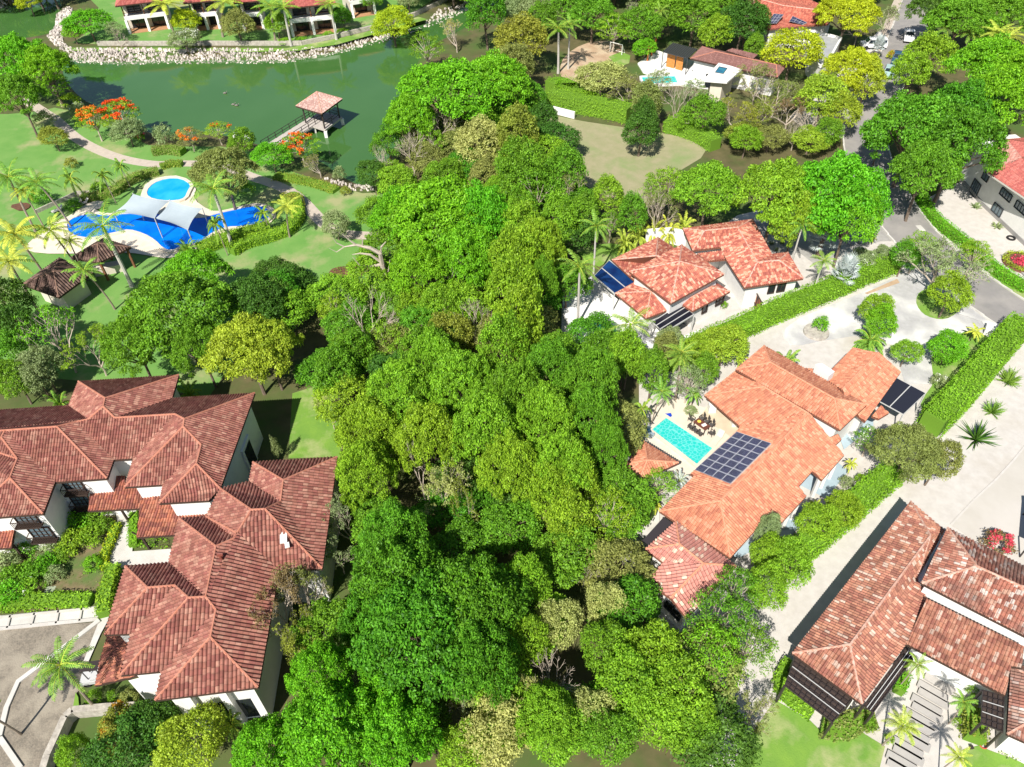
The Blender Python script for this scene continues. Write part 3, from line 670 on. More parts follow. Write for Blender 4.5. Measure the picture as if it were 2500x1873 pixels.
m_cob=M('cobbled drive',(.27,.23,.18),(.17,.15,.12),5,c3=(.32,.28,.22),scale3=.35,bump=.8,bscale=9,rough=.95)
m_deck=M('cream pool deck',(.68,.61,.50),(.6,.53,.43),1.1)
m_mulch=M('brown mulch',(.17,.08,.05),(.1,.05,.03),3)
m_rock=M('grey bank stone',(.46,.41,.36),(.30,.27,.24),1.5,c3=(.55,.49,.43),scale3=.6)
m_wstone=M('pale stone wall',(.50,.46,.40),(.32,.29,.25),2.5,bump=.6,bscale=5)
zWt=-1.0
lake=WL('Z1 500,440 700,472 900,477 1200,464 1600,462 2209,463 Z2 300,460 600,422 900,342 1200,243 1500,142 1650,62 1770,0 1830,-50 2010,-50 1890,60 1760,160 1640,240 1460,330 1350,420 1290,560 1250,700 1190,850 1220,1000 1150,1130 1080,1240 1010,1330 960,1420 880,1425 790,1385 700,1330 600,1250 420,1180 230,1140 80,1110 Z1 1900,1080 1750,1040 1550,1030 1380,1040 1200,1040 1090,990 1000,930 860,850 700,800 610,740 520,640 480,540',zWt)
lake=smooth_poly(lake,1)
pond=smooth_poly(WL('Z1 -150,110 60,40 300,-30 470,-60 480,50 440,130 400,262 260,300 60,300 -150,280',zWt),1)
def inside(P,x,y):
    c=False;n=len(P);j=n-1
    for i in range(n):
        a=P[i];b=P[j]
        if (a.y>y)!=(b.y>y) and x<(b.x-a.x)*(y-a.y)/(b.y-a.y)+a.x: c=not c
        j=i
    return c
def edist(P,x,y):
    d=1e9;n=len(P)
    for i in range(n):
        a=P[i];b=P[(i+1)%n]; ex,ey=b.x-a.x,b.y-a.y; L=ex*ex+ey*ey
        t=0 if L<1e-9 else max(0,min(1,((x-a.x)*ex+(y-a.y)*ey)/L)); d=min(d,math.hypot(a.x+ex*t-x,a.y+ey*t-y))
    return d
def gz(x,y):
    if not(-135<x<20 and 95<y<215): return 0.
    best=0
    for P in(lake,pond):
        ins=inside(P,x,y); d=edist(P,x,y)
        if ins: z=-1.05-min(d,3)*.5
        elif d<2.2: z=-1.05*(1-d/2.2)
        else: z=0
        best=min(best,z)
    return best
def build_ground():
    xs=[-900,-400,-250,-180,-150]+[-140+1.25*i for i in range(133)]+[30,60,100,150,250,400,900]
    ys=[-60,0,50,80,92]+[95+1.25*i for i in range(100)]+[225,260,330,450,700,1200]
    v=[(x,y,gz(x,y)) for y in ys for x in xs]; nx=len(xs)
    f=[(j*nx+i,j*nx+i+1,(j+1)*nx+i+1,(j+1)*nx+i) for j in range(len(ys)-1) for i in range(nx-1)]
    me=bpy.data.meshes.new('ground'); me.from_pydata(v,[],f); me.materials.append(m_floor); me.polygons.foreach_set('use_smooth',[True]*len(f))
    o=bpy.data.objects.new('ground',me); COL.objects.link(o); tag(o,kind='structure')
build_ground()
m_lake=watermat('green lake water',(.05,.135,.03),rough=.05,shal=(.06,.15,.038),scale=.05,bump=.05,bscale=2.5,spec=1.0)
for nm,P in(('lake_water',lake),('pond_water',pond)):
    c=sum(P,Vector())/len(P); Q=[p+(p-c).normalized()*1.2 for p in P]
    sheet(nm,Q,m_lake,z=zWt,thick=.01)
LAYER[0]=.01
# lawns
sheet('lawn',WL('Z1 -400,880 60,880 300,860 420,830 560,860 700,920 850,960 1000,1050 1150,1120 1400,1130 1700,1130 1900,1160 2200,1230 Z2 250,1290 500,1370 700,1440 900,1490 1080,1480 1200,1700 Z6 1250,700 1180,1150 600,1100 300,1300 O 560,700 450,860 350,840 -60,800'),m_lawn)
sheet('lawn',WL('Z1 560,330 700,230 760,60 640,-60 2300,-60 Z2 1560,-80 1350,60 1280,130 960,215 700,300 400,345 0,355 Z1 1800,352 1200,345 700,340'),m_lawn)
sheet('lawn',WL('Z1 500,368 1300,368 2209,372 Z2 300,375 700,300 1000,228 1330,130 1400,150 1000,262 700,345 400,392 0,402 Z1 1600,392 1200,398 560,392'),m_lawn2)
sheet('path',ribbon_poly(smooth_line(WL('Z1 180,760 330,860 440,930 540,1030 640,1100 780,1170 920,1220 1100,1258 1250,1270 1420,1258 1700,1270 Z2 60,1370 Z6 200,150 330,205 440,290 530,390 610,470 740,540 880,552 1000,558 1120,540 1250,520')),1.9),m_path)
sheet('path_joints',WL('Z6 560,400 600,395 640,460 600,470'),m_path)
sheet('lawn',WL('Y3 330,850 360,350 520,300 820,320 760,500 720,900 Y3 900,1150 1100,1150 1100,1600 940,1600 880,1330 700,1000 700,840'),m_lawn2)
sheet('lawn',WL('M 380,400 560,360 700,350 950,380 700,500 600,560 480,520'),m_lawn2)
# clearings
sheet('dry_clearing',WL('Z3 440,880 660,930 1000,980 1330,1030 1580,1080 1680,1180 1400,1350 1180,1420 1200,1600 1000,1560 760,1470 640,1330 480,1230 450,1050'),m_dryg,sm=1)
sheet('dirt_clearing',WL('Z3 480,800 560,650 520,540 560,430 700,340 860,310 1010,340 1000,420 880,490 760,560 740,650 640,760 560,800'),m_dirt,sm=1)
sheet('lawn',WL('Z3 900,440 1000,400 1070,430 1060,490 980,520'),m_lawn2)
# gravel lots on the right
sheet('gravel_yard',WL('M 265,830 420,700 620,640 720,760 900,700 1400,420 Z8 0,400 300,330 700,330 1050,380 1400,300 1700,150 Z4 2209,1250 2600,1500 N 2760,900 2900,2000 1700,2000 1760,1700 1600,1510 1530,1400 1440,1200 1500,1130 1560,1010 1560,930 1640,860 1500,830 1420,860 1370,850'),m_grav)
sheet('gravel_yard',WL('H 470,0 590,0 560,90 470,200 420,200 430,100 Z4 820,720 1020,720 960,850 960,950 880,1080 700,1050 600,1080 400,900 560,800'),m_grav)
sheet('grey_gravel_bed',WL('Z8 130,440 300,330 900,340 1060,420 1160,530 1230,600 1100,600 980,640 860,690 800,790 600,780 480,690 260,690 200,600'),M('grey gravel bed',(.34,.33,.31),(.28,.27,.25),2,c3=(.4,.39,.36),scale3=.3))
sheet('gravel_drive',WL('Z8 345,1290 480,1190 900,1020 1250,860 1420,830 1780,1090 2040,1240 1920,1330 1500,1330 1495,1700 1290,1700 1250,1560 1200,1400 900,1330 640,1370 500,1400 400,1400'),m_drive,sm=0)
sheet('concrete_kerb',ribbon_poly(smooth_line(WL('Z8 470,1180 390,1230 352,1290 360,1350 430,1395')),.25),m_conc)
sheet('lawn',WL('Z8 1370,1060 1400,985 1500,960 1700,1060 1730,1120 1640,1190 1560,1205 1460,1180 1400,1130'),m_lawn2,sm=1)
sheet('lawn',WL('Z8 1510,1657 1490,1500 1560,1400 1760,1290 1900,1320 2010,1270 1720,1657 Y7 820,385 808,330 860,260'),m_lawn2)
sheet('bed_edge',WL('Z8 980,1000 1230,890 1250,920 1000,1010'),m_dirt)
sheet('lawn',WL('Y8 -40,1010 20,880 150,680 295,765 330,800 395,842 470,792 598,870 575,960 540,1010'),m_lawn2)
sheet('lawn',WL('I 735,830 850,800 930,835 1179,925 1300,980 1250,1060 760,1060'),m_lawn2)
sheet('lawn',WL('Z8 1300,290 1370,260 1500,480 1600,570 1540,600 1480,520 1380,400'),m_lawn)
sheet('lawn',WL('Z8 1930,900 1990,770 2230,930 2300,1120 2209,1090 2050,980'),m_lawn2)
sheet('paved_drive',smooth_poly(WL('G 600,362 640,318 760,190 900,60 1010,-60 1100,-170 1400,-200 1500,700 1000,620'),0),M('beige paved drive',(.50,.47,.42),(.46,.43,.38),.5,c3=(.53,.5,.46),scale3=.08))
sheet('concrete_kerb',ribbon_poly(WL('G 600,362 640,318 760,190 900,60 1010,-60 1100,-170'),.18),m_grav)
sheet('driveway_apron',WL('Z8 1780,1090 1960,1180 2110,1270 1960,1330 1880,1220 1700,1160'),m_drive)
sheet('drive',WL('Z8 240,695 440,685 520,770 620,790 900,640 1230,660 1330,740 700,960 560,1020 160,1170 60,1200 -100,1230 -140,1200 20,1050 430,960 500,900'),m_grav)
# road
roadc=smooth_line([W(p) for p in pts('N 2275,-60 2245,0 2228,50 2212,100 2187,155 2160,200 2135,245 2112,300 2112,370 2140,440 2180,510 2232,580 2300,645 2400,720 2540,815 2700,920')])
sheet('road',ribbon_poly(roadc,6.3),m_asph)
def offset_line(P,d):
    out=[]
    for i,p in enumerate(P):
        t=(P[min(i+1,len(P)-1)]-P[max(i-1,0)]); t.z=0;t.normalize(); out.append(p+Vector((-t.y,t.x,0))*d)
    return out
for sd_ in(1,-1):
    mb=MB(); K=offset_line(roadc,sd_*3.3)
    for a,b in zip(K[:-1],K[1:]): mb.bar(Vector((a.x,a.y,.02)),Vector((b.x,b.y,.12)),.22,.34)
    tag(mb.build('road_kerb',m_conc),kind='structure')
sheet('sidewalk',ribbon_poly(offset_line(roadc[:26],-4.2),1.5),m_path)
for s in('Z8 1370,482 1410,478 1450,520 1410,530','Z8 2145,1215 2170,1200 2180,1215 2158,1228'): sheet('road_patch',WL(s),m_conc)
# forecourt and drives by the mansion
sheet('cobbled_drive',WL('Y2 -500,640 0,600 740,540 780,530 690,840 700,1000 600,1080 555,1240 420,1640 400,1750 -500,1900'),m_cob)
sheet('concrete_walk',WL('Y2 -500,540 0,490 760,418 775,520 0,598 -500,650'),m_conc)
sheet('concrete_walk',WL('E 600,568 655,340 640,260 760,250 735,495 960,480 1000,560 690,572 645,690 600,880 560,952 Y2 690,840 650,840 770,530 880,270 900,170'),m_conc)
mb=MB()
for s in('Y2 775,528 470,760 150,1000 60,1200 5,1430','Y2 5,1430 80,1540 170,1670'):
    P=WL(s,0); Q=ribbon_poly(P,.38); mb.prism(Q,.0,.27)
tag(mb.build('concrete_strip',m_conc),kind='structure')
mb=MB()
for x0,x1 in(((90,490),(65,590)),((275,475),(250,565)),((460,455),(440,555)),((640,435),(622,535))):
    a=W(pts('Y2 %d,%d'%x0)[0]);b=W(pts('Y2 %d,%d'%x1)[0]); mb.bar(a+Vector((0,0,.21)),b+Vector((0,0,.21)),.16,.1)
a=W(pts('Y2 0,510')[0]);b=W(pts('Y2 755,432')[0]); mb.bar(a+Vector((0,0,.21)),b+Vector((0,0,.21)),.22,.1); a=W(pts('Y2 -100,605')[0]);b=W(pts('Y2 765,520')[0]); mb.bar(a+Vector((0,0,.21)),b+Vector((0,0,.21)),.3,.1)
tag(mb.build('walk_edging',m_grav),kind='structure')
sheet('planting_bed',WL('E 0,830 0,480 100,430 400,330 600,330 640,380 600,560 640,600 545,800'),M('planted soil',(.20,.15,.085),(.13,.12,.05),3,c3=(.10,.15,.04),scale3=.5))
sheet('concrete_cover',WL('E 260,690 316,686 290,736 238,738'),M('green grey slab',(.3,.34,.25)))
sheet('veranda_floor',WL('Y2 1420,1150 1990,1060 2010,1130 1900,1230 1480,1250'),M('terracotta floor',(.45,.25,.13),(.38,.2,.1),2))
sheet('lawn_edge',WL('Y2 560,1250 620,1240 610,1120 590,1080'),m_lawn2)
# flower bed
sheet('mulch_bed',smooth_poly(WL('Z6 635,850 680,805 800,795 930,800 960,830 880,870 760,895 650,890'),1),m_mulch)
sheet('mulch_bed',smooth_poly(WL('Z5 60,330 200,300 250,330 170,380'),1),m_mulch)
# pools ------------------------------------------------------------
def pool(name,P,mat,label,z=.34,cat='pool',cop=.5,mc=None):
    c=sum(P,Vector())/len(P); r_=root(name,(c.x,c.y,0),label,cat)
    mb=MB(); mb.prism(P,z-.03,z); mb.build('water',mat,r_)
    mb=MB(); n=len(P); Q=inset(P,-cop); A=sum(P[i].x*P[(i+1)%n].y-P[(i+1)%n].x*P[i].y for i in range(n)); PP=P if A>0 else P[::-1]
    for i in range(n):
        a,b,c_,d=PP[i],PP[(i+1)%n],Q[(i+1)%n],Q[i]; zt=.42
        f=lambda p,z_:Vector((p.x,p.y,z_))
        mb.face([f(d,zt),f(c_,zt),f(b,zt),f(a,zt)]); mb.face([f(a,0),f(a,zt),f(b,zt),f(b,0)]); mb.face([f(d,0),f(c_,0),f(c_,zt),f(d,zt)])
    mb.build('coping',mc or m_deck,r_); return r_
m_blue=watermat('deep blue pool',(.0,.12,.72),rough=.05,shal=(.0,.19,.82),scale=.25,bump=.12,bscale=2,spec=.35)
m_blue2=watermat('light blue pool',(.0,.30,.85),rough=.05,shal=(.03,.42,.9),scale=.3,bump=.12,bscale=2,spec=.35)
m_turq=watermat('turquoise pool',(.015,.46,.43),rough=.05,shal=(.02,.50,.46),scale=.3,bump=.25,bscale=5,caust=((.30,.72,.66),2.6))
sheet('pool_deck',smooth_poly(WL('Z5 430,450 560,400 640,330 740,290 810,300 800,340 720,370 900,395 1080,300 1090,230 1130,150 1240,105 1400,95 1520,180 1490,280 1620,370 1720,370 1930,310 2060,315 2130,370 2120,440 2010,500 1820,540 1660,600 1560,680 1300,740 1180,720 1000,690 800,690 600,700 300,700 180,660 330,520'),1),m_deck)
pool('resort_pool',smooth_poly(WL('Z5 525,470 600,420 720,400 840,420 950,400 1200,400 1400,420 1560,440 1680,400 1820,370 1940,342 2040,345 2092,390 2075,440 2000,478 1860,500 1760,502 1650,540 1570,605 1500,640 1400,650 1330,688 1265,668 1205,605 1120,555 1000,520 920,540 820,560 700,590 580,570 530,530'),1),m_blue,'large curving deep blue swimming pool partly under pale shade sails')
pool('round_pool',smooth_poly(WL('Z5 1400,128 1290,128 1190,165 1135,225 1150,275 1250,300 1370,300 1430,280 1450,230 1480,180'),1),m_blue2,'round lighter blue pool beyond the shade sails')
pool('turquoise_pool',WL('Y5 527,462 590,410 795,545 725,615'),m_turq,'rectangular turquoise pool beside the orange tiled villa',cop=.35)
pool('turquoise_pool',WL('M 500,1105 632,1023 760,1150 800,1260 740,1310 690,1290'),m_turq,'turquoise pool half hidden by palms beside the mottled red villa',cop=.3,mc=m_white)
sheet('pool_terrace',WL('M 270,850 430,690 560,640 740,800 1000,1020 1080,1050 1180,1150 1350,1190 1500,1130 1400,1250 1000,1420 850,1400 470,1330 280,1010'),m_white)
sheet('pool_terrace',WL('Y5 480,380 600,300 760,360 800,330 900,420 912,455 720,640 650,700 470,520 420,420'),m_deck)
sheet('veranda_floor',WL('Y5 740,400 790,330 930,430 880,490'),M('travertine floor',(.60,.5,.37),(.54,.44,.32),1.5))
m_bluec=M('pale blue concrete',(.36,.45,.50),(.32,.41,.46),.6)
sheet('blue_terrace',WL('Y7 380,640 440,600 490,640 392,762 270,700 330,630'),m_bluec)
sheet('blue_terrace',WL('Y7 455,505 530,410 600,395 600,440 470,545'),m_bluec)
sheet('blue_terrace',WL('F 450,590 620,430 740,345 830,385 700,520 560,560 480,600'),m_bluec)
sheet('service_yard',WL('Y5 300,640 400,640 560,800 560,900 480,952 380,760'),m_conc)
# rocks on the lake bank (countless)
def rocks():
    rnd=random.Random(5); mb=MB()
    bands=[(WL('Z1 370,290 415,180 425,70 560,60 540,180 480,330 560,376 1280,384 1700,380 2209,388 Z2 300,392 600,355 850,295 1000,258 1060,262 1060,285 700,378 300,448 0,452 Z1 1600,452 1200,455 900,466 700,460 560,440 440,360'),7,.42),
     (WL('Z2 960,250 1330,175 1490,70 1640,20 1770,-60 1800,-30 1660,70 1500,140 1200,240 1060,285'),5,.42),
     (WL('Z2 600,1370 700,1390 800,1420 980,1420 1000,1470 850,1475 700,1430 600,1400'),5,.35),(WL('Z1 -100,60 180,-40 60,-60 -100,20'),5,.4)]
    for P,dn,sz in bands:
        x0=min(p.x for p in P);x1=max(p.x for p in P);y0=min(p.y for p in P);y1=max(p.y for p in P)
        for _ in range(int((x1-x0)*(y1-y0)*dn*.9)):
            x=rnd.uniform(x0,x1);y=rnd.uniform(y0,y1)
            if not inside(P,x,y): continue
            z=max(gz(x,y),-1.3)+rnd.uniform(.0,.2); s=sz*rnd.uniform(.6,1.35)
            b=len(mb.v); ax=rnd.uniform(0,6.28)
            V=[]
            for k in range(5):
                a=ax+k*1.256; V.append((x+math.cos(a)*s*rnd.uniform(.7,1.1)*.6,y+math.sin(a)*s*rnd.uniform(.7,1.1)*.6,z-.1))
            for k in range(5): V.append((x+(V[k][0]-x)*.62,y+(V[k][1]-y)*.62,z+s*rnd.uniform(.35,.6)))
            mb.v+=V
            for k in range(5):
                mb.f.append((b+k,b+(k+1)%5,b+5+(k+1)%5,b+5+k)); mb.uv.append([(0,0)]*4); mb.mi.append(0)
            mb.f.append(tuple(b+5+k for k in range(5))); mb.uv.append([(0,0)]*5); mb.mi.append(0)
    o=mb.build('bank_stones',m_bank); tag(o,kind='stuff',label='loose grey boulders lining the lake bank',cat='stones')
m_bank=leafmat('bank boulders',(.56,.5,.45),(.33,.29,.26),tr=0)
rocks()
# ================================================================ plants
import numpy as np
LM_={}
def leafc(n,*a,**k):
    LM_[n]=leafmat('foliage '+n,*a,**k)
leafc('vivid',(0.19,0.48,0.015),(0.07,0.24,0.012))
leafc('green',(0.165,0.37,0.02),(0.06,0.18,0.014))
leafc('glossy',(0.12,0.32,0.015),(0.04,0.14,0.012))
leafc('dark',(0.09,0.21,0.022),(0.035,0.1,0.015))
leafc('yg',(0.27,0.47,0.025),(0.11,0.25,0.018))
leafc('yellow',(0.36,0.49,0.035),(0.18,0.3,0.025))
leafc('lemon',(0.44,0.55,0.02),(0.24,0.36,0.015))
leafc('pale',(0.47,0.5,0.16),(0.3,0.34,0.09))
leafc('olive',(0.27,0.32,0.08),(0.13,0.17,0.04))
leafc('gold',(0.3,0.35,0.045),(0.16,0.21,0.03))
leafc('sage',(0.31,0.4,0.17),(0.16,0.23,0.08))
leafc('brown',(.28,.21,.09),(.15,.12,.05))
leafc('silver',(.50,.56,.55),(.34,.40,.40),tr=.1)
leafc('palm',(0.226,0.419,0.054),(0.096,0.240,0.032)); leafc('palmy',(0.521,0.589,0.078),(0.256,0.384,0.048))
leafc('hedge',(0.25,0.47,0.025),(0.13,0.3,0.018))
leafc('orange',(.80,.17,.02),(.6,.09,.01),tr=.2); leafc('white',(.75,.75,.7),(.6,.65,.5),tr=.2); leafc('pink',(.7,.08,.13),(.5,.04,.08),tr=.2)
leafc('ochre',(.5,.28,.03),(.4,.2,.02))
m_bark=surf('grey brown bark',(.20,.15,.11),(.13,.10,.08),3); m_pale=surf('pale bleached bark',(.50,.43,.35),(.38,.32,.26),3); m_palmt=surf('palm trunk',(.34,.28,.22),(.22,.18,.14),6); m_royal=surf('grey royal palm trunk',(.52,.49,.45),(.42,.4,.36),4)
def leafmesh(name,C,N,size,seed,asp=.5,jit=.5):
    """C: centres, N: preferred normals -> mesh of separate leaf blades"""
    r=np.random.default_rng(seed); n=len(C)
    N=N+r.normal(0,jit,(n,3)); N/=np.linalg.norm(N,axis=1)[:,None]
    T=r.normal(0,1,(n,3)); T-=N*(T*N).sum(1)[:,None]; T/=np.linalg.norm(T,axis=1)[:,None]; B=np.cross(N,T)
    s=(size*r.uniform(.6,1.3,n))[:,None]
    V=np.stack([C-T*s*.5,C+B*s*asp*.5+N*s*.05,C+T*s*.5-N*s*.08,C-B*s*asp*.5+N*s*.05],1).reshape(-1,3)
    me=bpy.data.meshes.new(name); me.vertices.add(4*n); me.vertices.foreach_set('co',V.astype('f').ravel())
    me.loops.add(4*n); me.loops.foreach_set('vertex_index',np.arange(4*n,dtype='i')); me.polygons.add(n)
    me.polygons.foreach_set('loop_start',np.arange(0,4*n,4,dtype='i')); me.polygons.foreach_set('loop_total',np.full(n,4,dtype='i'))
    me.update(); me.materials.append(LM_['green']); return me
def lumps_to_leaves(L,per,size,seed,zlo=-.35,core=.25,jit=.45,asp=.5):
    r=np.random.default_rng(seed); Cs=[];Ns=[]
    for (c,rad,sq) in L:
        k=max(6,int(per*rad*rad)); d=r.normal(0,1,(k,3)); d/=np.linalg.norm(d,axis=1)[:,None]; d[:,2]=np.where(d[:,2]<zlo,-d[:,2],d[:,2])
        q=r.uniform(.72,1.06,(k,1)); q[r.random(k)<core]*=.6
        wob=1+.18*np.sin(d[:,[0]]*7+c[0]*3)*np.sin(d[:,[1]]*6+c[1]*2)
        P=np.array(c)+d*q*wob*rad*np.array([1,1,sq]); Cs.append(P); Ns.append(d*np.array([1,1,1/sq])*.5+np.array([0,0,.55]))
    return np.concatenate(Cs),np.concatenate(Ns)
def spread(r,n,f,mind):
    out=[]
    for _ in range(n*30):
        p=f()
        if all((p[0]-q[0])**2+(p[1]-q[1])**2+(p[2]-q[2])**2>mind*mind for q in out): out.append(p)
        if len(out)>=n: break
    return out
def limbs(ht,ends,rnd,tr=.35,split=.45,mat=None,name='trunk'):
    mb=MB(); base=Vector((0,0,-.3)); top=Vector((rnd.uniform(-.3,.3),rnd.uniform(-.3,.3),ht*split))
    mb.tube([base,(base+top)/2+Vector((rnd.uniform(-.15,.15),rnd.uniform(-.15,.15),0)),top],[tr,tr*.8,tr*.7],7)
    for e in ends:
        e=Vector(e); m1=top*.55+e*.45+Vector((rnd.uniform(-.5,.5),rnd.uniform(-.5,.5),rnd.uniform(.1,.6))); mb.tube([top-Vector((0,0,.2)),m1,e],[tr*.5,tr*.28,.05],5,cap=False)
    me=mb.build(name,mat or m_bark); d=me.data; bpy.data.objects.remove(me); return d
PROTO={}
def umbrella(seed):      # broad flat-topped crown, radius 8 m, 10 m tall
    rnd=random.Random(seed); r=None
    ra=8.0; ph=[rnd.uniform(0,6.28) for _ in range(4)]
    def edge(a): return 1+.10*math.sin(3*a+ph[0])+.08*math.sin(5*a+ph[1])+.05*math.sin(9*a+ph[2])
    def f():
        a=rnd.uniform(0,6.283); q=math.sqrt(rnd.random())*.93*edge(a); x,y=ra*q*math.cos(a),ra*q*math.sin(a)
        z=6.3+3.4*(1-min(1,q)**2)+rnd.uniform(-.45,.45)+.5*math.sin(x*.8+ph[0])*math.sin(y*.9+ph[1]); return (x,y,z)
    P=spread(r,170,f,1.05); L=[(p,rnd.uniform(.75,1.25),rnd.uniform(.42,.65)) for p in P]
    L+=[((p[0]*.9,p[1]*.9,p[2]-1.3),.9,.5) for p in P[::5]]
    C,N=lumps_to_leaves(L,125,.40,seed); me=leafmesh('crown',C,N,.40,seed,.5)
    tk=limbs(10,[(p[0]*.8,p[1]*.8,p[2]-.7) for p in P[:14]],rnd,.42,.38); return me,tk
def dome(seed):         # rounded dense crown, radius 4.5 m, 8 m tall
    rnd=random.Random(seed); ph=[rnd.uniform(0,6.28) for _ in range(4)]
    def f():
        a=rnd.uniform(0,6.283); t=math.acos(rnd.uniform(-.25,1)); k=1+.13*math.sin(2*a+ph[0])+.1*math.sin(4*a+ph[1]+t*2)
        rr=4.0*k*rnd.uniform(.82,1); return (rr*math.sin(t)*math.cos(a),rr*math.sin(t)*math.sin(a),4.6+2.9*k*math.cos(t)*rnd.uniform(.85,1.08))
    P=spread(None,95,f,.85); L=[(p,rnd.uniform(.6,1.0),rnd.uniform(.6,.85)) for p in P]
    C,N=lumps_to_leaves(L,150,.32,seed); me=leafmesh('crown',C,N,.33,seed,.5)
    tk=limbs(8,[(p[0]*.75,p[1]*.75,p[2]-.4) for p in P[:11]],rnd,.26,.35); return me,tk
def layered(seed):      # looser crown made of separate sprays with gaps, radius 4.5 m, 8 m tall
    rnd=random.Random(seed)
    def f():
        a=rnd.uniform(0,6.283); t=math.acos(rnd.uniform(-.1,1)); rr=4.3*rnd.uniform(.55,1); return (rr*math.sin(t)*math.cos(a),rr*math.sin(t)*math.sin(a),4.4+3.1*math.cos(t)*rnd.uniform(.6,1.1))
    P=spread(None,62,f,1.0); L=[(p,rnd.uniform(.5,.95),rnd.uniform(.35,.6)) for p in P]
    C,N=lumps_to_leaves(L,105,.30,seed,core=.15,jit=.6); me=leafmesh('crown',C,N,.32,seed,.42)
    tk=limbs(8,[(p[0]*.93,p[1]*.93,p[2]-.1) for p in P[:26]],rnd,.24,.33,m_pale); return me,tk
def shrub(seed):        # bush down to the ground, radius 1.5 m, 1.8 m tall
    rnd=random.Random(seed)
    def f():
        a=rnd.uniform(0,6.283); t=math.acos(rnd.uniform(0,1)); rr=1.15*rnd.uniform(.7,1.05); return (rr*math.sin(t)*math.cos(a),rr*math.sin(t)*math.sin(a),.45+1.0*math.cos(t)*rnd.uniform(.8,1.1))
    P=spread(None,26,f,.3); L=[(p,rnd.uniform(.28,.5),.8) for p in P]
    C,N=lumps_to_leaves(L,330,.2,seed); return leafmesh('foliage',C,N,.19,seed,.5),None
def branchy(seed,leafy=0,spray=1.0):
    rnd=random.Random(seed); mb=MB(); tips=[]
    def grow(p,d,L,rad,dep):
        q=p+d*L; m=(p+q)/2+Vector((rnd.uniform(-1,1),rnd.uniform(-1,1),rnd.uniform(-.3,.6)))*L*.1
        mb.tube([p,m,q],[rad,rad*.8,rad*.6],5 if dep<2 else 3,cap=False)
        if dep>=5: tips.append(q); return
        if dep>=3: tips.append(q)
        for _ in range(rnd.choice((2,3,3)) if dep<4 else 2+(dep==0)):
            ax=Vector((rnd.gauss(0,1),rnd.gauss(0,1),rnd.gauss(0,.7))).normalized(); nd=(d+ax*rnd.uniform(.5,.85)*spray+Vector((0,0,.12))).normalized()
            if nd.z<-.05: nd.z=.1
            grow(q,nd,L*rnd.uniform(.66,.86),rad*.62,dep+1)
    grow(Vector((0,0,-.3)),Vector((0,0,1)),2.0,.20,0)
    for _ in range(3): grow(Vector((0,0,1.2)),Vector((rnd.gauss(0,1),rnd.gauss(0,1),.9)).normalized(),1.9,.13,1)
    zm=max(t.z for t in tips); xm=sorted(math.hypot(t.x,t.y) for t in tips)[int(len(tips)*.93)]
    k1=4.5/xm;k2=8/zm
    mb.v=[(x*k1,y*k1,z*k2) for x,y,z in mb.v]
    o=mb.build('branches',m_pale); tk=o.data; bpy.data.objects.remove(o); me=None
    if leafy:
        sel=[t for t in tips if rnd.random()<leafy]; L=[((t.x*k1,t.y*k1,t.z*k2),rnd.uniform(.25,.45),.6) for t in sel]
        C,N=lumps_to_leaves(L,110,.22,seed,core=.2,jit=.7); me=leafmesh('crown',C,N,.24,seed,.45)
    return me,tk
def fronds(mb,z,n,Lf,droop,lw,rnd,up=.9,cen=(0,0),nl=15,wid=.075,ll=.62):
    for i in range(n):
        a=i*2.399+rnd.uniform(-.15,.15); el=up*(1-i/n)*1.15-.15+rnd.uniform(-.1,.1); L=Lf*rnd.uniform(.85,1.1); p=Vector((cen[0],cen[1],z)); dv_=Vector((math.cos(a)*math.cos(el),math.sin(a)*math.cos(el),math.sin(el))); path=[p]; st=7
        for k in range(st):
            dv_=(dv_+Vector((0,0,-droop*(.5+k/st)))).normalized(); p=p+dv_*L/st; path.append(p)
        mb.cm=1; mb.tube(path,[.05,.045,.04,.035,.03,.02,.015,.01],3,cap=False); mb.cm=0
        for k in range(1,nl*2+1):
            t=.1+.9*k/(nl*2+1); j=min(int(t*st),st-1); f_=t*st-j; q=path[j].lerp(path[j+1],f_); tg=(path[j+1]-path[j]).normalized(); sd2=tg.cross(Vector((0,0,1))); 
            if sd2.length<.1: sd2=Vector((1,0,0))
            sd2.normalize(); upn=sd2.cross(tg).normalized(); s_=1 if k%2 else -1; l=ll*math.sin(math.pi*min(1,t*.85+.12))**.6*rnd.uniform(.85,1.1)*Lf/3.2
            tip=q+(sd2*s_*.88+tg*.55+Vector((0,0,-.32+rnd.uniform(-.15,.1)))).normalized()*l; wv_=tg*wid*lw
            mid=(q+tip)/2+upn*.05
            mb.face([q-wv_*.6,mid-wv_,tip,mid+wv_,q+wv_*.6])
def palm(seed,H=8,Lf=3.2,n=18,lean=.6,tr=.16,droop=.16,kind='palm',trm=None,shaft=False,mult=1):
    rnd=random.Random(seed); a=rnd.uniform(0,6.28); lx,ly=math.cos(a)*lean,math.sin(a)*lean
    P=[Vector((lx*(k/6)**1.6,ly*(k/6)**1.6,-.2+(H+.2)*k/6)) for k in range(7)]; mb=MB(); mb.tube(P,[tr*1.4]+[tr*(1-.05*k) for k in range(6)],8)
    if shaft: mb.cm=1; mb.tube([P[-1]-Vector((0,0,.2)),P[-1]+Vector((0,0,.6))],[tr*.95,tr*.55],8)
    o=mb.build('trunk',[trm or m_palmt,LM_['vivid']]); tk=o.data; bpy.data.objects.remove(o)
    mb=MB(); fronds(mb,H+(.45 if shaft else 0),n,Lf,droop,1,rnd,cen=(lx,ly)); 
    o=mb.build('crown',[LM_[kind],LM_['palmy']]); me=o.data; bpy.data.objects.remove(o); return me,tk
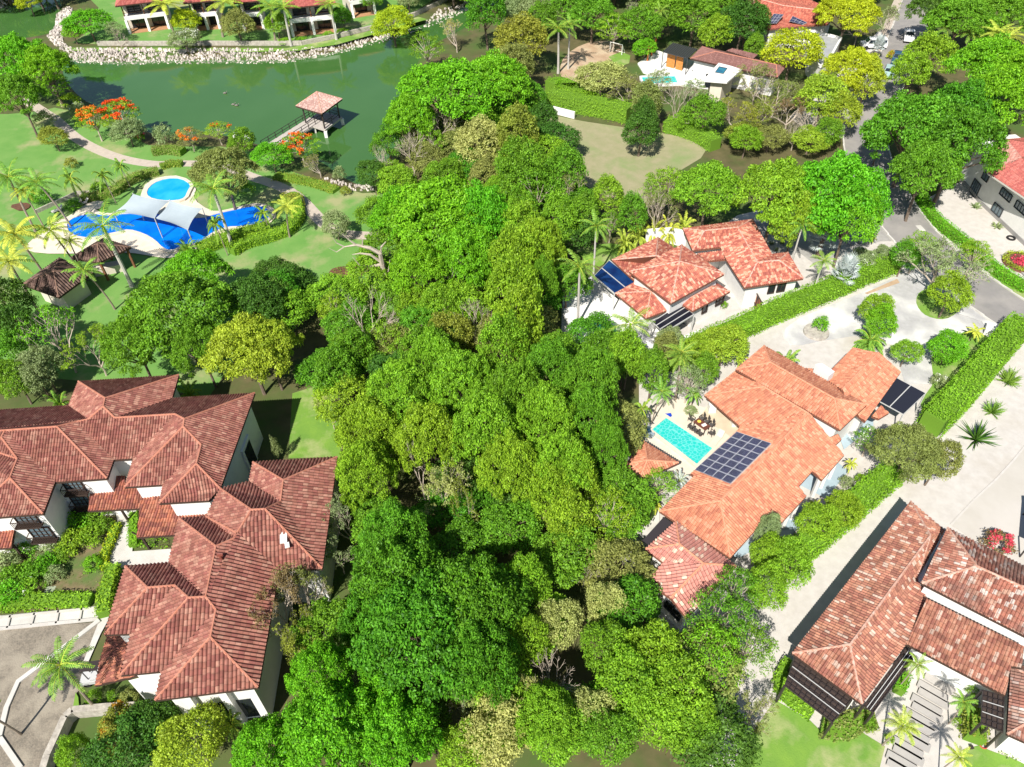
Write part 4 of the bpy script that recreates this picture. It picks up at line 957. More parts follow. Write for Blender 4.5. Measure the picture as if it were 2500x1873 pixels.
def fanpalm(seed,H=1.2):
    rnd=random.Random(seed); mb=MB(); mb.tube([(0,0,-.1),(0,0,H)],[.22,.2],8); o=mb.build('trunk',m_palmt); tk=o.data; bpy.data.objects.remove(o); mb=MB()
    for i in range(26):
        a=i*2.4; el=1.25-1.3*i/26; d=Vector((math.cos(a)*math.cos(el),math.sin(a)*math.cos(el),math.sin(el))); q=Vector((0,0,H))+d*1.25; mb.tube([(0,0,H),q],.03,3,False)
        s_=d.cross(Vector((0,0,1))).normalized(); 
        for k in range(13):
            b=(k-6)/6*1.75; e=(d*math.cos(b)+s_*math.sin(b)).normalized(); e.z-=.12; w_=e.cross(d.cross(s_)).normalized()*.07; mb.face([q,q+e*.5-w_,q+e*1.05,q+e*.5+w_])
    o=mb.build('crown',LM_['silver']); me=o.data; bpy.data.objects.remove(o); return me,tk
def spiky(seed,n=70,L=1.9,kind='palm',thick=.06):
    rnd=random.Random(seed); mb=MB()
    for i in range(n):
        a=rnd.uniform(0,6.28); el=math.asin(rnd.uniform(.05,1)); d=Vector((math.cos(a)*math.cos(el),math.sin(a)*math.cos(el),math.sin(el)))
        l=L*rnd.uniform(.7,1.1); mb.tube([d*.15,d*l*.6+Vector((0,0,.05)),d*l+Vector((0,0,.02))],[thick,thick*.9,.01],4,False)
        if kind=='palm':
            for k in range(9):
                q=d*l*(.15+k*.09); e=Vector((rnd.gauss(0,1),rnd.gauss(0,1),rnd.gauss(0,1))).normalized()*.14; mb.face([q,q+e,q+e*.6+d*.14])
    o=mb.build('foliage',LM_[kind]); me=o.data; bpy.data.objects.remove(o); return me,None
def protos(k):
    if k not in PROTO:
        g={'U':umbrella,'D':dome,'Y':layered,'S':shrub}
        if k in g: PROTO[k]=[g[k](100+i*7) for i in range(3)]
        elif k=='B': PROTO[k]=[branchy(201+i) for i in range(3)]
        elif k=='H': PROTO[k]=[branchy(211+i,.5) for i in range(3)]
        elif k=='Q': PROTO[k]=[branchy(221+i,.95) for i in range(2)]
        elif k=='P': PROTO[k]=[palm(31+i,lean=[.5,1.1,1.6][i]) for i in range(3)]
        elif k=='R': PROTO[k]=[palm(41+i,H=8,Lf=3.7,n=15,lean=.15,tr=.24,droop=.15,kind='palm',trm=m_royal,shaft=True) for i in range(2)]
        elif k=='p': PROTO[k]=[palm(51+i,H=2.2,Lf=2.0,n=13,lean=.3,tr=.09,droop=.2) for i in range(3)]
        elif k=='A': PROTO[k]=[palm(61+i,H=.5,Lf=2.4,n=22,lean=.1,tr=.12,droop=.16,kind='palm') for i in range(2)]
        elif k=='V': PROTO[k]=[fanpalm(71)]
        elif k=='K': PROTO[k]=[spiky(81)]
        elif k=='k': PROTO[k]=[spiky(82,60,1.9,'dark',.06)]
        elif k=='a': PROTO[k]=[spiky(83,34,.7,'sage',.05)]
    return PROTO[k]
DIM={'U':(8,10,.82),'D':(4.5,8,.6),'Y':(4.5,8,.6),'S':(1.5,1.8,.4),'B':(4.5,8,.6),'H':(4.5,8,.6),'Q':(4.5,8,.6),'P':(3.0,8,1),'R':(3.4,8.4,1),'p':(1.9,2.3,1),'A':(2.3,1.2,.8),'V':(2.1,2,.7),'K':(1.9,1.4,.4),'k':(1.9,1.4,.4),'a':(.7,.6,.4)}
NAMES={'U':'spreading_tree','D':'leafy_tree','Y':'leafy_tree','S':'shrub','B':'bare_tree','H':'sparse_tree','Q':'sparse_tree','P':'coconut_palm','R':'royal_palm','p':'young_palm','A':'palm_shrub','V':'fan_palm','K':'spiky_plant','k':'spiky_plant','a':'agave'}
CATS={'P':'palm','R':'palm','p':'palm','A':'palm','V':'palm','S':'shrub','K':'plant','k':'plant','a':'plant'}
_seq=[0]; trnd=random.Random(9)
def plant(kind,tint,p,r_px,h,label,group=None,bl=None,fixr=None,bark=None):
    """p: photo point of the crown's middle, r_px its radius in the photo"""
    r0,h0,cz=DIM[kind]; _seq[0]+=1
    base=Vector((0,0,0)); hh=h
    q=W(p,hh*cz); r_=fixr if fixr else r_px/ppm(p,hh*cz)
    V=protos(kind); me,tk=V[_seq[0]%len(V)]
    g=gz(q.x,q.y); rt_=root(NAMES[kind],(q.x,q.y,max(g,-.9) if g<-.05 else 0),label,CATS.get(kind,'tree'),group)
    rt_.rotation_euler=(0,0,trnd.uniform(0,6.28)); s=r_/r0; rt_.scale=(s,s,hh/h0)
    if tk:
        o=bpy.data.objects.new('branches' if kind in 'BHQ' else 'trunk',tk); COL.objects.link(o); o.parent=rt_
        if bark and kind in 'BHQYUD': o.material_slots[0].link='OBJECT'; o.material_slots[0].material=bark
    if me:
        o=bpy.data.objects.new('foliage' if kind in 'SKka' else 'crown',me); COL.objects.link(o); o.parent=rt_
        if tint and tint in LM_: o.material_slots[0].link='OBJECT'; o.material_slots[0].material=LM_[tint]
    if bl:
        col,amt=bl; rnd=random.Random(_seq[0]); C=[];N=[]
        co=np.zeros(len(me.vertices)*3,dtype='f'); me.vertices.foreach_get('co',co); co=co.reshape(-1,3)[::4]
        zc=np.percentile(co[:,2],45); idx=[i for i in range(len(co)) if co[i][2]>zc]
        cen=[co[rnd.choice(idx)] for _ in range(max(3,int(amt*14)))]
        for c in cen:
            dd=((co-c)**2).sum(1); near=np.where(dd<(r0*.2)**2)[0]
            for i in near[::2 if col=='white' else 1]: C.append(co[i]*1.02+np.array([0,0,.08])); N.append([0,0,1.])
        if col=='white': C=C[::4];N=N[::4]
        if C:
            b=leafmesh('blossom',np.array(C),np.array(N),r0*.075 if r0>3 else .16,_seq[0],.8); b.materials.clear(); b.materials.append(LM_[col])
            o=bpy.data.objects.new('blossom',b); COL.objects.link(o); o.parent=rt_
    return rt_
def hedge(name,s,w_,h,tint,label,cat='hedge',group=None,leaf=.2,dens=60,close=False,wob=.12,line=None):
    P=smooth_line(line or WL(s),2); c=sum(P,Vector())/len(P); rt_=root(name,(c.x,c.y,0),label,cat,group)
    mb=MB()
    Q=ribbon_poly(P,w_*.8); mb.prism(Q,0,h*.86); mb.build('branches',M('hedge interior',(.12,.24,.018)),rt_)
    rnd=np.random.default_rng(len(label)); C=[];N=[]
    for a,b in zip(P[:-1],P[1:]):
        L=(b-a).length; e=(b-a)/max(L,1e-6); n=Vector((-e.y,e.x,0)); per=w_+2*h; k=int(L*per*dens)
        t=rnd.random(k)*L; u=rnd.random(k)*per
        for i in range(k):
            x=u[i]; j=rnd.normal(0,wob*.6)
            if x<h: off=-w_/2-j; z=x; nn=-n
            elif x<h+w_: off=x-h-w_/2; z=h+j+.08*math.sin((a.x+e.x*t[i])*2.3)*math.sin((a.y+e.y*t[i])*2.9); nn=Vector((0,0,1))
            else: off=w_/2+j; z=x-h-w_; nn=n
            q=a+e*t[i]+n*off; C.append((q.x-c.x,q.y-c.y,z)); N.append((nn.x*.8,nn.y*.8,nn.z*.8+.3))
    me=leafmesh('foliage',np.array(C),np.array(N),leaf,len(C),.55,.55); me.materials.clear(); me.materials.append(LM_[tint])
    o=bpy.data.objects.new('foliage',me); COL.objects.link(o); o.parent=rt_; return rt_
def bed(name,s,h,tint,label,cat='ground cover',leaf=.2,dens=30,kind='stuff',var=.4):
    P=WL(s); c=sum(P,Vector())/len(P); x0=min(p.x for p in P);x1=max(p.x for p in P);y0=min(p.y for p in P);y1=max(p.y for p in P)
    r=random.Random(len(s)); C=[];N=[]
    for _ in range(int((x1-x0)*(y1-y0)*dens)):
        x=r.uniform(x0,x1);y=r.uniform(y0,y1)
        if inside(P,x,y):
            z=h*(.45+.55*abs(math.sin(x*1.7+1)*math.sin(y*1.9+2)))*r.uniform(1-var,1.05); C.append((x-c.x,y-c.y,z)); N.append((r.gauss(0,.3),r.gauss(0,.3),1))
    me=leafmesh(name,np.array(C),np.array(N),leaf,len(C),.5,.7); me.materials.clear(); me.materials.append(LM_[tint])
    o=bpy.data.objects.new(name,me); COL.objects.link(o); o.location=(c.x,c.y,0); tag(o,label,cat,None,kind); return o
ADJ={'vivid':'vivid green','green':'mid green','glossy':'deep green small leaved','dark':'dark green','yg':'yellowish green','yellow':'yellow green','lemon':'lemon yellow green','pale':'pale cream green','olive':'dull olive','gold':'golden olive','sage':'grey green','brown':'brownish','silver':'silvery blue','palm':'green','palmy':'yellow tinged','hedge':'bright green','-':'leafless pale'}
NOUN={'U':'broad spreading tree','D':'rounded leafy tree','Y':'loose crowned tree','S':'bush','B':'twiggy tree','H':'half bare sprouting tree','Q':'thin leaved twiggy tree','P':'coconut palm','R':'tall feathery palm','p':'small young palm','A':'low palm clump','V':'fan palm','K':'spiky plant','k':'spiky stemmed plant','a':'agave rosette'}
T="""U vivid Z1 80,400 270 11|at the left edge, largest beside the lake corner
U vivid Z1 330,470 200 10|overhanging the lake, casting blue shade on it
U green Z1 110,690 190 10|at the left edge above the start of the path
Y vivid Z1 410,670 130 6|between the lake shade and the path start
S yg Z1 530,780 95 2.6|at the lake edge just above the flame trees
S sage Z1 600,860 80 3 white,.5|with white flowers, left of the flame trees
Y yg Z1 720,930 150 6 orange,1.2|topped with orange flowers, first of the flame trees from the path
Y yg Z1 920,890 160 6.5 orange,1.7|covered in orange flowers, biggest flame tree by the lake
D sage Z1 980,1010 120 4.5|with pale trunks in front of the biggest flame tree
S green Z1 1080,1060 50 2 pink,1|with red flowers beside the flame trees
S sage Z1 335,930 95 3.4 white,.5|with white flowers beside the path start
D gold Z1 410,1060 110 4|standing alone on the lawn left of the path
S gold Z1 550,1260 60 1.8|small and low in the lawn between the palms
S sage Z1 1270,1050 95 4|at the shore midway between flame trees and jetty
Y olive Z1 1460,1060 120 4 orange,.5|with a few orange flowers at the lake shore
Y yg Z1 1680,1010 110 4 orange,.2|at the lake shore left of the jetty
D green Z1 1860,1090 120 4.5 white,.3|with white flowers just left of the jetty
U olive Z1 1700,1270 250 9|very dense, overhanging the round pool
D vivid Z1 680,180 170 6|on the far bank beside the first lakeside villa
D yg Z1 560,250 80 4|low on the far bank at the rock point
D lemon Z1 200,-20 90 5|behind the small pond at the top left corner
Y sage Z1 880,230 80 4.5|thin, in front of the first lakeside villa
B - Z1 915,310 70 3.4|small, at the wall before the first lakeside villa
D lemon Z1 1430,160 130 5|hiding the right side of the first lakeside villa
D sage Z1 1420,295 125 4.2 white,1.1|full of white flowers, above the far stone bank
D olive Z1 1830,190 150 6|between the first two far palms and the royal palms
D yg Z1 2130,180 110 5|left of the leftmost royal palm
P palmy Z1 1260,10 160 7|in front of the first lakeside villa
P palmy Z1 1640,10 160 7|second along the far bank
P palm Z1 2060,50 150 7|third along the far bank
R palm Z2 285,55 140 7.4|left of the two royal palms on the far bank
R palm Z2 650,30 130 6.9|right of the two royal palms on the far bank
D vivid Z2 60,60 90 5|behind the left royal palm
D green Z2 740,130 90 4.5|between right royal palm and third villa arcade
D lemon Z2 1130,150 180 7|leaning over the far bank, biggest there
D green Z2 960,0 90 5|at the top edge beyond the third villa arcade
D sage Z2 1250,0 90 5|at the top edge over the far lawn
S hedge Z2 300,320 65 1.2|lowest, at the foot of the left royal palm
S hedge Z2 420,310 62 1.2|right beside the foot of the left royal palm
S hedge Z2 640,268 60 1.2|left at the foot of the right royal palm
S hedge Z2 745,244 56 1.2|right at the foot of the right royal palm
D vivid Z2 200,1200 145 4.6|beside the jetty's landward end
Y yg Z2 420,1130 160 5.6 orange,1.1|with orange flowers, hiding the foot of the jetty
H olive Z2 560,1270 110 3.6|beside the flowering tree at the jetty
S sage Z2 720,1340 60 2.6|standing at the near tip of the lake
S gold Z2 765,1475 55 1.3|rounded and clipped on the lawn at the near lake tip
U vivid Z2 1540,640 420 12|the biggest crown, right of the lake
U vivid Z2 1260,850 200 10|overhanging the lake right of the jetty pavilion
U vivid Z2 1920,560 280 12|right behind the biggest crown
D green Z2 2020,780 200 9|below the right side of the biggest crown
D glossy Z2 1850,110 170 11|at the top where the lake leaves the frame
Y green Z2 1390,380 140 8|leaning over the water left above the biggest crown
H pale Z2 1620,260 120 6|between the lake and the dark tree at the top
D gold Z2 2120,320 230 10|left of the palm by the goal
D olive Z2 2060,510 150 9|between the biggest crown and the golden one
D sage Z2 2130,90 140 8|beside the top dark tree
B - Z2 1500,980 210 8|under the front edge of the biggest crown
B - Z2 1280,1170 200 8|leaning towards the near end of the lake
B - Z2 1080,1260 150 7|lowest by the near end of the lake
D pale Z2 1800,1120 210 9|in the middle between two vivid crowns
Y yg Z2 1440,1110 110 7|among the bare trees by the lake
Y yg Z2 1120,1330 120 5|with bare tips at the near end of the lake
D gold Z2 2090,1050 180 11|left of the dry clearing
D green Z2 2120,1280 180 10|below the golden tree by the dry clearing
U vivid Z6 1480,330 430 12|largest near crown between lawn and clearing
U vivid Z6 1190,330 240 10|at the lawn edge left of the largest near crown
U vivid Z6 1800,330 260 12|right part of the near pair above the wood
U vivid Z6 1700,630 260 11|below the largest near crown
U vivid Z6 1330,760 240 10|beside the tall dead tree
D vivid Z6 1880,830 170 9|right below the near vivid crowns
D green Z6 2130,130 180 10|left corner of the dry clearing
D green Z3 560,1350 190 9|at the lower left of the dry clearing
Y green Z3 330,1480 200 9|with white limbs left of the dry clearing
H olive Z3 620,1520 170 7|with white limbs below the dry clearing
D yg Z3 900,1520 140 7|at the lower tip of the dry clearing
D yg Z6 2120,560 180 11|in the tall yellowish strip, uppermost
D yg Z6 2080,800 190 12|in the tall yellowish strip, second from top
D yg Z6 2060,1020 200 12|in the tall yellowish strip, third from top
D yg Z6 2100,1260 200 12|in the tall yellowish strip, fourth from top
D yg Z6 1980,1450 190 11|in the tall yellowish strip, lowest
B - Z6 1500,900 220 8|dead, below the near vivid crowns
B - Z6 1760,1210 190 8|tangled, in the hollow of the wood
B - Z6 900,1200 270 8.5|big and dome shaped beside the lawn
Y yg Z6 690,1130 140 6|left of the dome shaped bare tree
Y yg Z6 1080,1390 190 7|right below the dome shaped bare tree
D yg Z6 1290,1090 150 7|right of the tall dead trunk
D yg Z6 1500,1130 160 8|between two bare trees in the wood
D gold Z6 1560,1350 180 8|left of the tangled bare tree
D green Z6 1380,1480 190 9|below the golden tree inside the wood
D green Z6 800,1480 180 7|below the dome shaped bare tree
D sage Z6 690,470 125 4|round, alone on the lawn beside the path
P palmy Z6 270,310 120 5.2|at the right end of the blue pool
p palm Z6 140,370 75 3.4|at the right rim of the blue pool
U yellow Z5 1890,1360 330 9.5|behind the mansion's top right roof corner
U yellow Z6 150,1350 240 9|right behind the mansion beside the dark shade
U green Z5 1330,1060 420 11|huge, between the pool and the mansion
U green Z5 1000,1330 260 9|lower left side of the huge pool tree
U green Z5 1500,1330 220 9|lower right side of the huge pool tree
U vivid Z5 1480,810 260 8|lower edge of the blue pool
U dark Z5 1950,1000 260 8|in the shade right of the huge pool tree
D dark Z5 2120,1050 160 7|shaded, at the near edge of the lawn
D glossy Z6 300,1000 170 7|at the lawn edge above the yellow tree
H vivid Z5 420,1330 300 9|left of the huge pool tree
Q yg Z5 700,1420 200 7|between the pool pavilion and the mansion
D green Z5 110,1480 200 7|left edge above the mansion roof
D sage Z5 330,1570 160 6|just above the mansion's left roofs
D dark Z5 30,1130 230 8|shaded at the left edge below the pool pavilion
D dark Z5 130,1290 170 8|shaded, lower at the left edge
P palm Z5 60,130 170 8|at the left edge, topmost near the lawn
P palm Z5 370,130 150 7.5|second from the left in the upper row
P palmy Z5 190,210 110 6|behind the upper pair at the left lawn
p palm Z5 540,120 80 4.5|right of the upper coconut palms
p palm Z5 800,90 80 4.5|before the flower hedge left of the round pool
p palm Z5 935,15 65 4|beside the path bend
P palmy Z5 150,500 200 9|tallest at the left of the pool
P palmy Z5 430,470 150 8|by the left end of the pool deck
P palmy Z5 60,740 180 8|at the left edge beside the pool pavilion
R palm Z5 800,480 230 9|in front of the left end of the blue pool
P palm Z5 720,790 140 6.5|between the two brown roofs
P palmy Z5 520,600 100 6|behind the brown pavilion roof
R palm Z5 1640,190 190 8.7|between round pool and shade sail
p palm Z5 1670,460 80 5|in front of the shade sail
A palm Z5 1430,630 90 2|at the near rim of the blue pool
S yg Z5 765,190 80 1.8|beside the flower hedge at the pool lawn
S green Z5 1900,200 70 2.2|below the dense olive tree
S green Z5 300,260 110 2.5|in the bed under the upper palms
S green Z5 560,330 80 1.5|in the shade left of the sails
A palm Y1 1450,330 100 2.2|beside the mansion's top right roof
A palm Y1 450,400 90 2.2|above the mansion's left roof
D green Y1 120,250 170 6|in the garden above the mansion's left roof
D sage Y1 270,200 150 6|above the mansion, next to the left roofs
S sage Y1 2135,790 45 4|slim and upright in the dark shade beside the mansion
H pale Y3 640,470 150 5|on the lawn behind the mansion
H sage Y3 800,1330 190 7|right of the mansion's side wall
Q sage Y3 700,1560 170 6|at the mansion's right roof corner
Q brown Y4 250,420 260 9|spreading over the mansion's right roof slope
Q olive Y4 430,300 200 8|beside the mansion's inner roof corner
Q gold Y4 420,650 190 8|between the brown tree and the lower vivid tree
U vivid Y4 620,1350 430 9|lowest, right of the mansion
U vivid Y4 1150,1350 330 9|at the bottom, second from the mansion
U vivid Y4 560,900 260 9|close to the mansion's lower roof
U vivid Y4 150,1500 300 8|at the bottom edge below the mansion terrace
D vivid Y4 1050,1080 190 8|between the bottom vivid and glossy crowns
U glossy Y4 1350,560 520 12|largest in the lower wood
U glossy Y4 1730,330 430 12|right upper part of the glossy group
U glossy Y4 1180,170 400 11|upper part of the glossy group
U glossy Y4 1780,760 330 11|right lower part of the glossy group
D glossy Y4 950,560 200 9|left edge of the glossy group
D pale Y4 1950,1370 290 7|at the bottom of the wood
D yg Y4 1700,1500 220 6|at the bottom, left of the pale tree
Q sage Y4 1550,1080 180 6|in the gap under the glossy group
B - Y4 1900,930 200 7|grey, under the glossy group
B - Y4 1180,880 120 7|poking out under the glossy group
D yellow Y2 1480,1450 260 6|at the bottom edge below the mansion terrace
D gold Y2 930,1380 180 5 ochre,.5|at the bottom left beside the stone wall
D yg Y2 590,1560 140 5|at the bottom edge inside the stone wall
D dark Y2 1180,1300 180 5|shaded, below the mansion's lowest roof
A palm Y2 1770,1290 110 2.4|below the mansion's white terrace
S green Y2 730,1120 80 1.8|in the bed below the small black canopy
S olive Y2 1000,1130 100 1.6|in the narrow bed below the mansion
S green Y2 880,1110 60 1.4|between bed bushes below the mansion
P palm Y2 440,900 230 7|on the cobbled drive
P palm Y2 -150,1150 200 6|outside the left edge by the drive
U yg Y3 1180,300 300 11|upper left of the central canopy
U yg Y3 950,560 270 10|behind the mansion lawn in the central canopy
U yg Y3 1400,620 270 11|middle of the central canopy
U yg Y3 900,900 240 10|touching the mansion's right roof
U yg Y3 1650,220 280 11|top of the central canopy
U yg Y3 1850,560 290 12|right of the middle of the central canopy
U green Y3 2080,300 250 12|top right of the central canopy
U yg Y3 1450,40 230 11|above the central canopy's top
U yg Y3 2030,850 260 11|lower right of the central canopy
U green Y3 1130,1400 290 10|lower left of the central canopy
D green Y3 700,200 180 8|left of the central canopy by the yellow tree
D green Y3 850,60 160 8|upper left of the central canopy by the yellow tree
B - Y3 1330,890 240 10|dead, in the middle of the central canopy
Q pale Y3 1500,1090 220 9|below the dead tree in the central canopy
Q gold Y3 1670,1190 140 8|right below the dead tree of the central canopy
D green Y3 1900,1080 130 7|in the dark hollow of the wood
D dark Y3 2060,1150 140 6|deep in the dark hollow of the wood
U green Y5 80,140 120 10|left of the half hidden turquoise pool
U green Y5 270,190 130 11|below the half hidden turquoise pool
U yg Y5 60,370 150 12|in the right half of the wood, upper
U green Y5 250,360 130 11|left of the pool slide
U yg Y5 130,570 150 11|left of the cabana, in the wood
U green Y5 320,500 100 9|nearest to the cabana
D yg Y5 80,740 110 10|in the right half of the wood, lower
D yg Y5 200,690 100 9|at the paved yard left of the cabana
Y yg Y5 340,830 110 8|above the bare ground by the pink roof
D yg Y5 420,130 90 8|between the two turquoise pools
D green Y5 530,200 80 7|behind the palms of the slide
D yg Y5 160,860 110 9|beside the dark hollow, lower right wood
P palm Y5 550,280 60 5|at the top of the pool slide
p palm Y5 490,355 45 4|inside the curve of the pool slide
p palm Y5 440,510 35 2|between pool slide and cabana
Y sage Y5 690,240 80 5.5|in the garden behind the pool terrace
P palm Y5 665,140 80 6|in the garden behind the pool terrace
p palm Y5 715,290 40 2.4|at the veranda of the orange villa
D yellow Y5 850,80 110 5|at the left end of the long hedge
D olive Y5 590,95 70 4.5|beside the charcoal pergola cover
D green Y5 760,190 70 5|left of the orange villa's wing
S sage Y5 700,370 35 1|in the white gravel behind the pool table
p palmy Y5 930,130 35 2|at the orange villa's upper left corner
Y yg Y5 560,700 85 4.5|in front of the cabana
A silver Y5 655,665 42 1.6|between the cabana and the villa roof
p palmy Y5 545,790 30 1.6|at the foot of the tree before the cabana
D yg Y6 520,640 150 8|below the pink annex roof
D yg Y6 650,800 160 8|at the bottom, left of the gravel track
D yg Y6 430,760 150 8|left of the bottom yellowish trees
D yg Y6 560,900 150 7|at the bottom edge near the gravel track
D pale Y6 110,500 110 7|in the right wood, pale upper one
D pale Y6 330,420 90 7|at the bare ground by the pink annex
B - Y6 70,740 150 7|grey, in the right wood near the bottom
D pale Y6 250,890 120 6|right of the grey bare tree at the bottom
D green Y6 330,600 110 7|in the middle of the right wood near the bottom
B - Y6 260,290 90 5|at the edge of the bare ground by the annex
Y green Y6 830,480 150 8|feathery, right of the annex
Y vivid Y6 780,640 150 8|feathery, lower right of the annex
Y green Y6 960,600 120 7|feathery, overhanging the gravel track
Y green Y6 900,350 110 7|feathery, touching the pink roof
D yg Y6 1040,330 100 6|in the tree row along the gravel track, second
D yg Y6 1140,220 100 6|in the tree row along the gravel track, third
D yg Y6 1040,180 80 5|above the tree row along the gravel track
D sage Y6 1040,85 60 5|beside the pale blue terrace
Y vivid Y6 1030,190 60 4|with long leaves at the row of track trees
D yg Y7 360,860 90 5|in the tree row along the gravel track, fourth
D yg Y7 470,810 80 5|in the tree row along the gravel track, fifth
U olive Y7 770,520 150 6.5|fine leaved, right of the orange villa
D olive Y7 890,590 90 6|right half of the fine leaved pair
Y green Y7 585,500 75 4 white,.8|with white flowers right of the orange villa
D yg Y7 750,110 60 3.6|left of the lawn by the orange villa
D vivid Y7 930,90 90 4|on the lawn strip beside the right hedge
p palmy Y7 1050,12 42 1.6|at the top of the lawn strip
S sage Y7 893,240 45 1.8 white,1|with white flowers behind the navy carport cover
A palm Z8 1050,1320 140 2.4|on the drive before the orange villa's gable
D vivid Z8 1110,1210 130 4.5|in the middle of the drive island
D yg Z8 1070,1120 120 4.8|at the top of the drive island
S vivid Z8 640,1240 75 2.2|in a round stone planter on the drive
A palm Z8 380,1500 110 2|behind the orange villa's roof
A palm Y7 1000,8 2 .5|tiny, by the white flowered bush
p palmy Y7 510,605 32 1.6|on the pale blue terrace by the orange villa
S sage Y7 480,685 36 1.6|below the small palm on the pale terrace
p palmy Y7 345,780 32 1.4|second one on the pale terrace
S yg Y7 545,675 34 1.4|at the hedge end by the pale terrace
K palm Y7 1208,225 62 1.5|uppermost of three on the white gravel
K palm Y7 1133,362 55 1.4|middle one of three on the white gravel
k dark Y7 1068,478 95 1.6|lowest and largest of three on the white gravel
Q sage Z8 1600,760 300 8|at the road bend, widest
D yg Z8 1640,1000 160 6|lower part of the group at the road bend
Y yg Z8 1400,660 150 6|upper left of the group at the road bend
D green Z8 1290,720 110 5|between hedge end and road bend
Y yg Z8 1830,700 130 5|right of the group at the road bend
D yellow M 1700,1240 150 4.5|tallest in the hedge corner by the drive
D yg M 1500,1290 130 4|left of the yellow bush in the hedge corner
P palm M 1390,1390 130 5|between the two villas' gardens
D sage M 1240,1210 110 4|beside the charcoal pergola cover, left
R palm M 575,200 150 8.5|behind the red villa by the small lawn
R palm M 430,560 185 8.5|on the white terrace corner
R palm M 890,1080 210 6.5|beside the half hidden pool
P palm M 690,1210 90 4|leaning over the half hidden pool
D green M 820,1380 150 7|between the wood and the half hidden pool
Y green M 700,170 110 5|behind the small lawn of the red villa
A palmy M 830,300 100 2.6|first of the banana like row behind the villa
A palmy M 960,240 100 2.8|second of the banana like row behind the villa
A palmy M 1090,210 100 2.8|third of the banana like row behind the villa
A palmy M 1230,215 100 2.8|fourth of the banana like row behind the villa
A palmy M 1370,170 100 2.8|fifth of the banana like row behind the villa
S yg M 1720,905 42 1.2|clipped, at the side of the red villa
V silver Z8 650,590 130 3.2|biggest, in the grey gravel bed
V silver Z8 830,850 110 3.4|second, beside the long hedge
V silver Z8 950,575 50 1.2|small, in the grey gravel bed
V silver Z8 880,595 40 1|smallest, in the grey gravel bed
p palmy Z8 1040,555 42 1.3|near the road on the grey gravel
p palm Z8 1012,460 30 1.1|under the vivid crowns by the road
a sage Z8 265,610 30 .6|left of a group on grey gravel
a sage Z8 345,605 28 .6|right of a group on grey gravel
a sage Z8 305,660 26 .6|lowest of a group on grey gravel
R palm Z8 500,470 110 7.5|with a white trunk leaning in the gravel bed
R palm Z8 660,750 115 5|by the red villa's east corner
D sage Z8 980,740 120 2.6 white,.6|with white flowers behind the long hedge
D sage Z8 1120,700 90 2.6|behind the far end of the long hedge
U vivid Z4 800,1400 380 13|above the red villa, beside the road
U yg Z4 330,1420 320 12|above the red villa's long roof
U vivid Z8 900,320 250 11|nearest the road above the gravel bed
U yg Z8 480,330 230 10|with bare trunks above the red villa
U yg Z3 1680,1400 260 10|right end under the dry clearing
Y yg Z3 1350,1450 190 8|at the lower right of the dry clearing
H yg Z3 1180,1560 150 7|below the dry clearing, pale
D green M 900,90 150 7|behind the banana like row
H olive M 1120,50 170 8|with pale limbs behind the banana like row
D yg M 250,150 200 9|left of the palm behind the red villa
U yg M 60,300 230 11|left of the small lawn of the red villa
U green M 90,620 150 9|left of the white terrace
U green Z4 1400,900 360 13|large dark canopy left part over the road
U glossy Z4 1740,1020 340 13|large dark canopy right part
U green Z4 1480,1240 260 11|lower edge of the dark canopy by the road
U glossy Z4 1760,780 260 12|upper edge of the dark canopy
U vivid Z4 2080,700 330 13|right edge above the red roofed house
U vivid Z4 1980,430 280 12|below the palms at the top right
U vivid Z4 2180,480 280 12|at the right edge below the top corner
D yg Z4 1480,440 180 9|beside the parked pickup, shiny leaves
D yg Z4 1330,560 150 8|overhanging the parked cars
D vivid Z4 1130,1020 130 9|left of the dark canopy by the track
P palm Z4 1590,220 120 6|at the road near the top
P palmy Z4 1960,250 130 7|among the top right palms, middle
P palmy Z4 2120,260 130 7|among the top right palms, right
P palm Z4 1800,260 120 6|among the top right palms, left
U green Z4 1750,90 260 10|at the top right corner, left part
U dark Z4 1550,20 200 10|shading the road at the top
U green Z4 2100,60 260 10|at the top right corner
D lemon Z4 430,400 220 9|between brown roof and grey roof terrace
U lemon Z4 900,480 230 9|beside the parked cars
U lemon Z4 870,50 250 10|at the top beside the orange red roof
B - Z4 950,170 130 7|under the top lemon tree
Q sage Z4 1150,160 140 7|left of the road near the top
D yellow Z4 1000,640 150 8|by the white track
D yellow Z4 650,760 220 8|above the bare thicket
D yellow Z4 800,870 150 7|left of the white track
Q olive Z4 300,720 200 7|below the brown roofed villa
Q gold Z4 150,880 180 7|in front of the white patio
Q brown Z4 400,850 170 6|in the thicket below the villa
B - Z4 560,960 160 5|bleached thicket by the white track
B - Z4 450,1020 120 5|lower bleached thicket
V silver Z4 1085,370 55 3|by the parked van
S lemon Z4 1180,430 36 1.8 ochre,1|with orange leaves beside the pickup
D dark Z4 80,170 170 9|at the corner of the orange red roof
D green Z4 130,370 90 6|behind the brown roof's right end
R palm Z3 520,220 130 8|above the dirt clearing
R palm Z3 600,190 110 8|right one above the dirt clearing
D green Z3 780,120 190 9|top, above the goal
Y yg Z3 940,230 170 7|right behind the goal
D green Z3 1140,210 170 8|between the goal and black pergola
D green Z3 1330,80 210 9|top, behind the black pergola
D green Z3 1560,140 210 9|top, behind the brown roof
D yg Z3 1730,260 140 8|close behind the brown roof
D dark Z3 1920,200 180 9|behind the brown roof, darkest
D green Z3 1750,30 160 9|top edge above the brown roof
D green Z3 600,30 180 9|top edge left of the goal
D sage Z3 330,110 170 8|top, right of the lake's exit
B - Z3 420,10 110 8|top edge, pale and bare
H sage Z3 1080,130 130 8|thin, between the top trees
D green Z3 380,160 120 8|behind the golden tree at the top
D vivid Z3 1180,370 100 4|hedge like, left of the orange posts
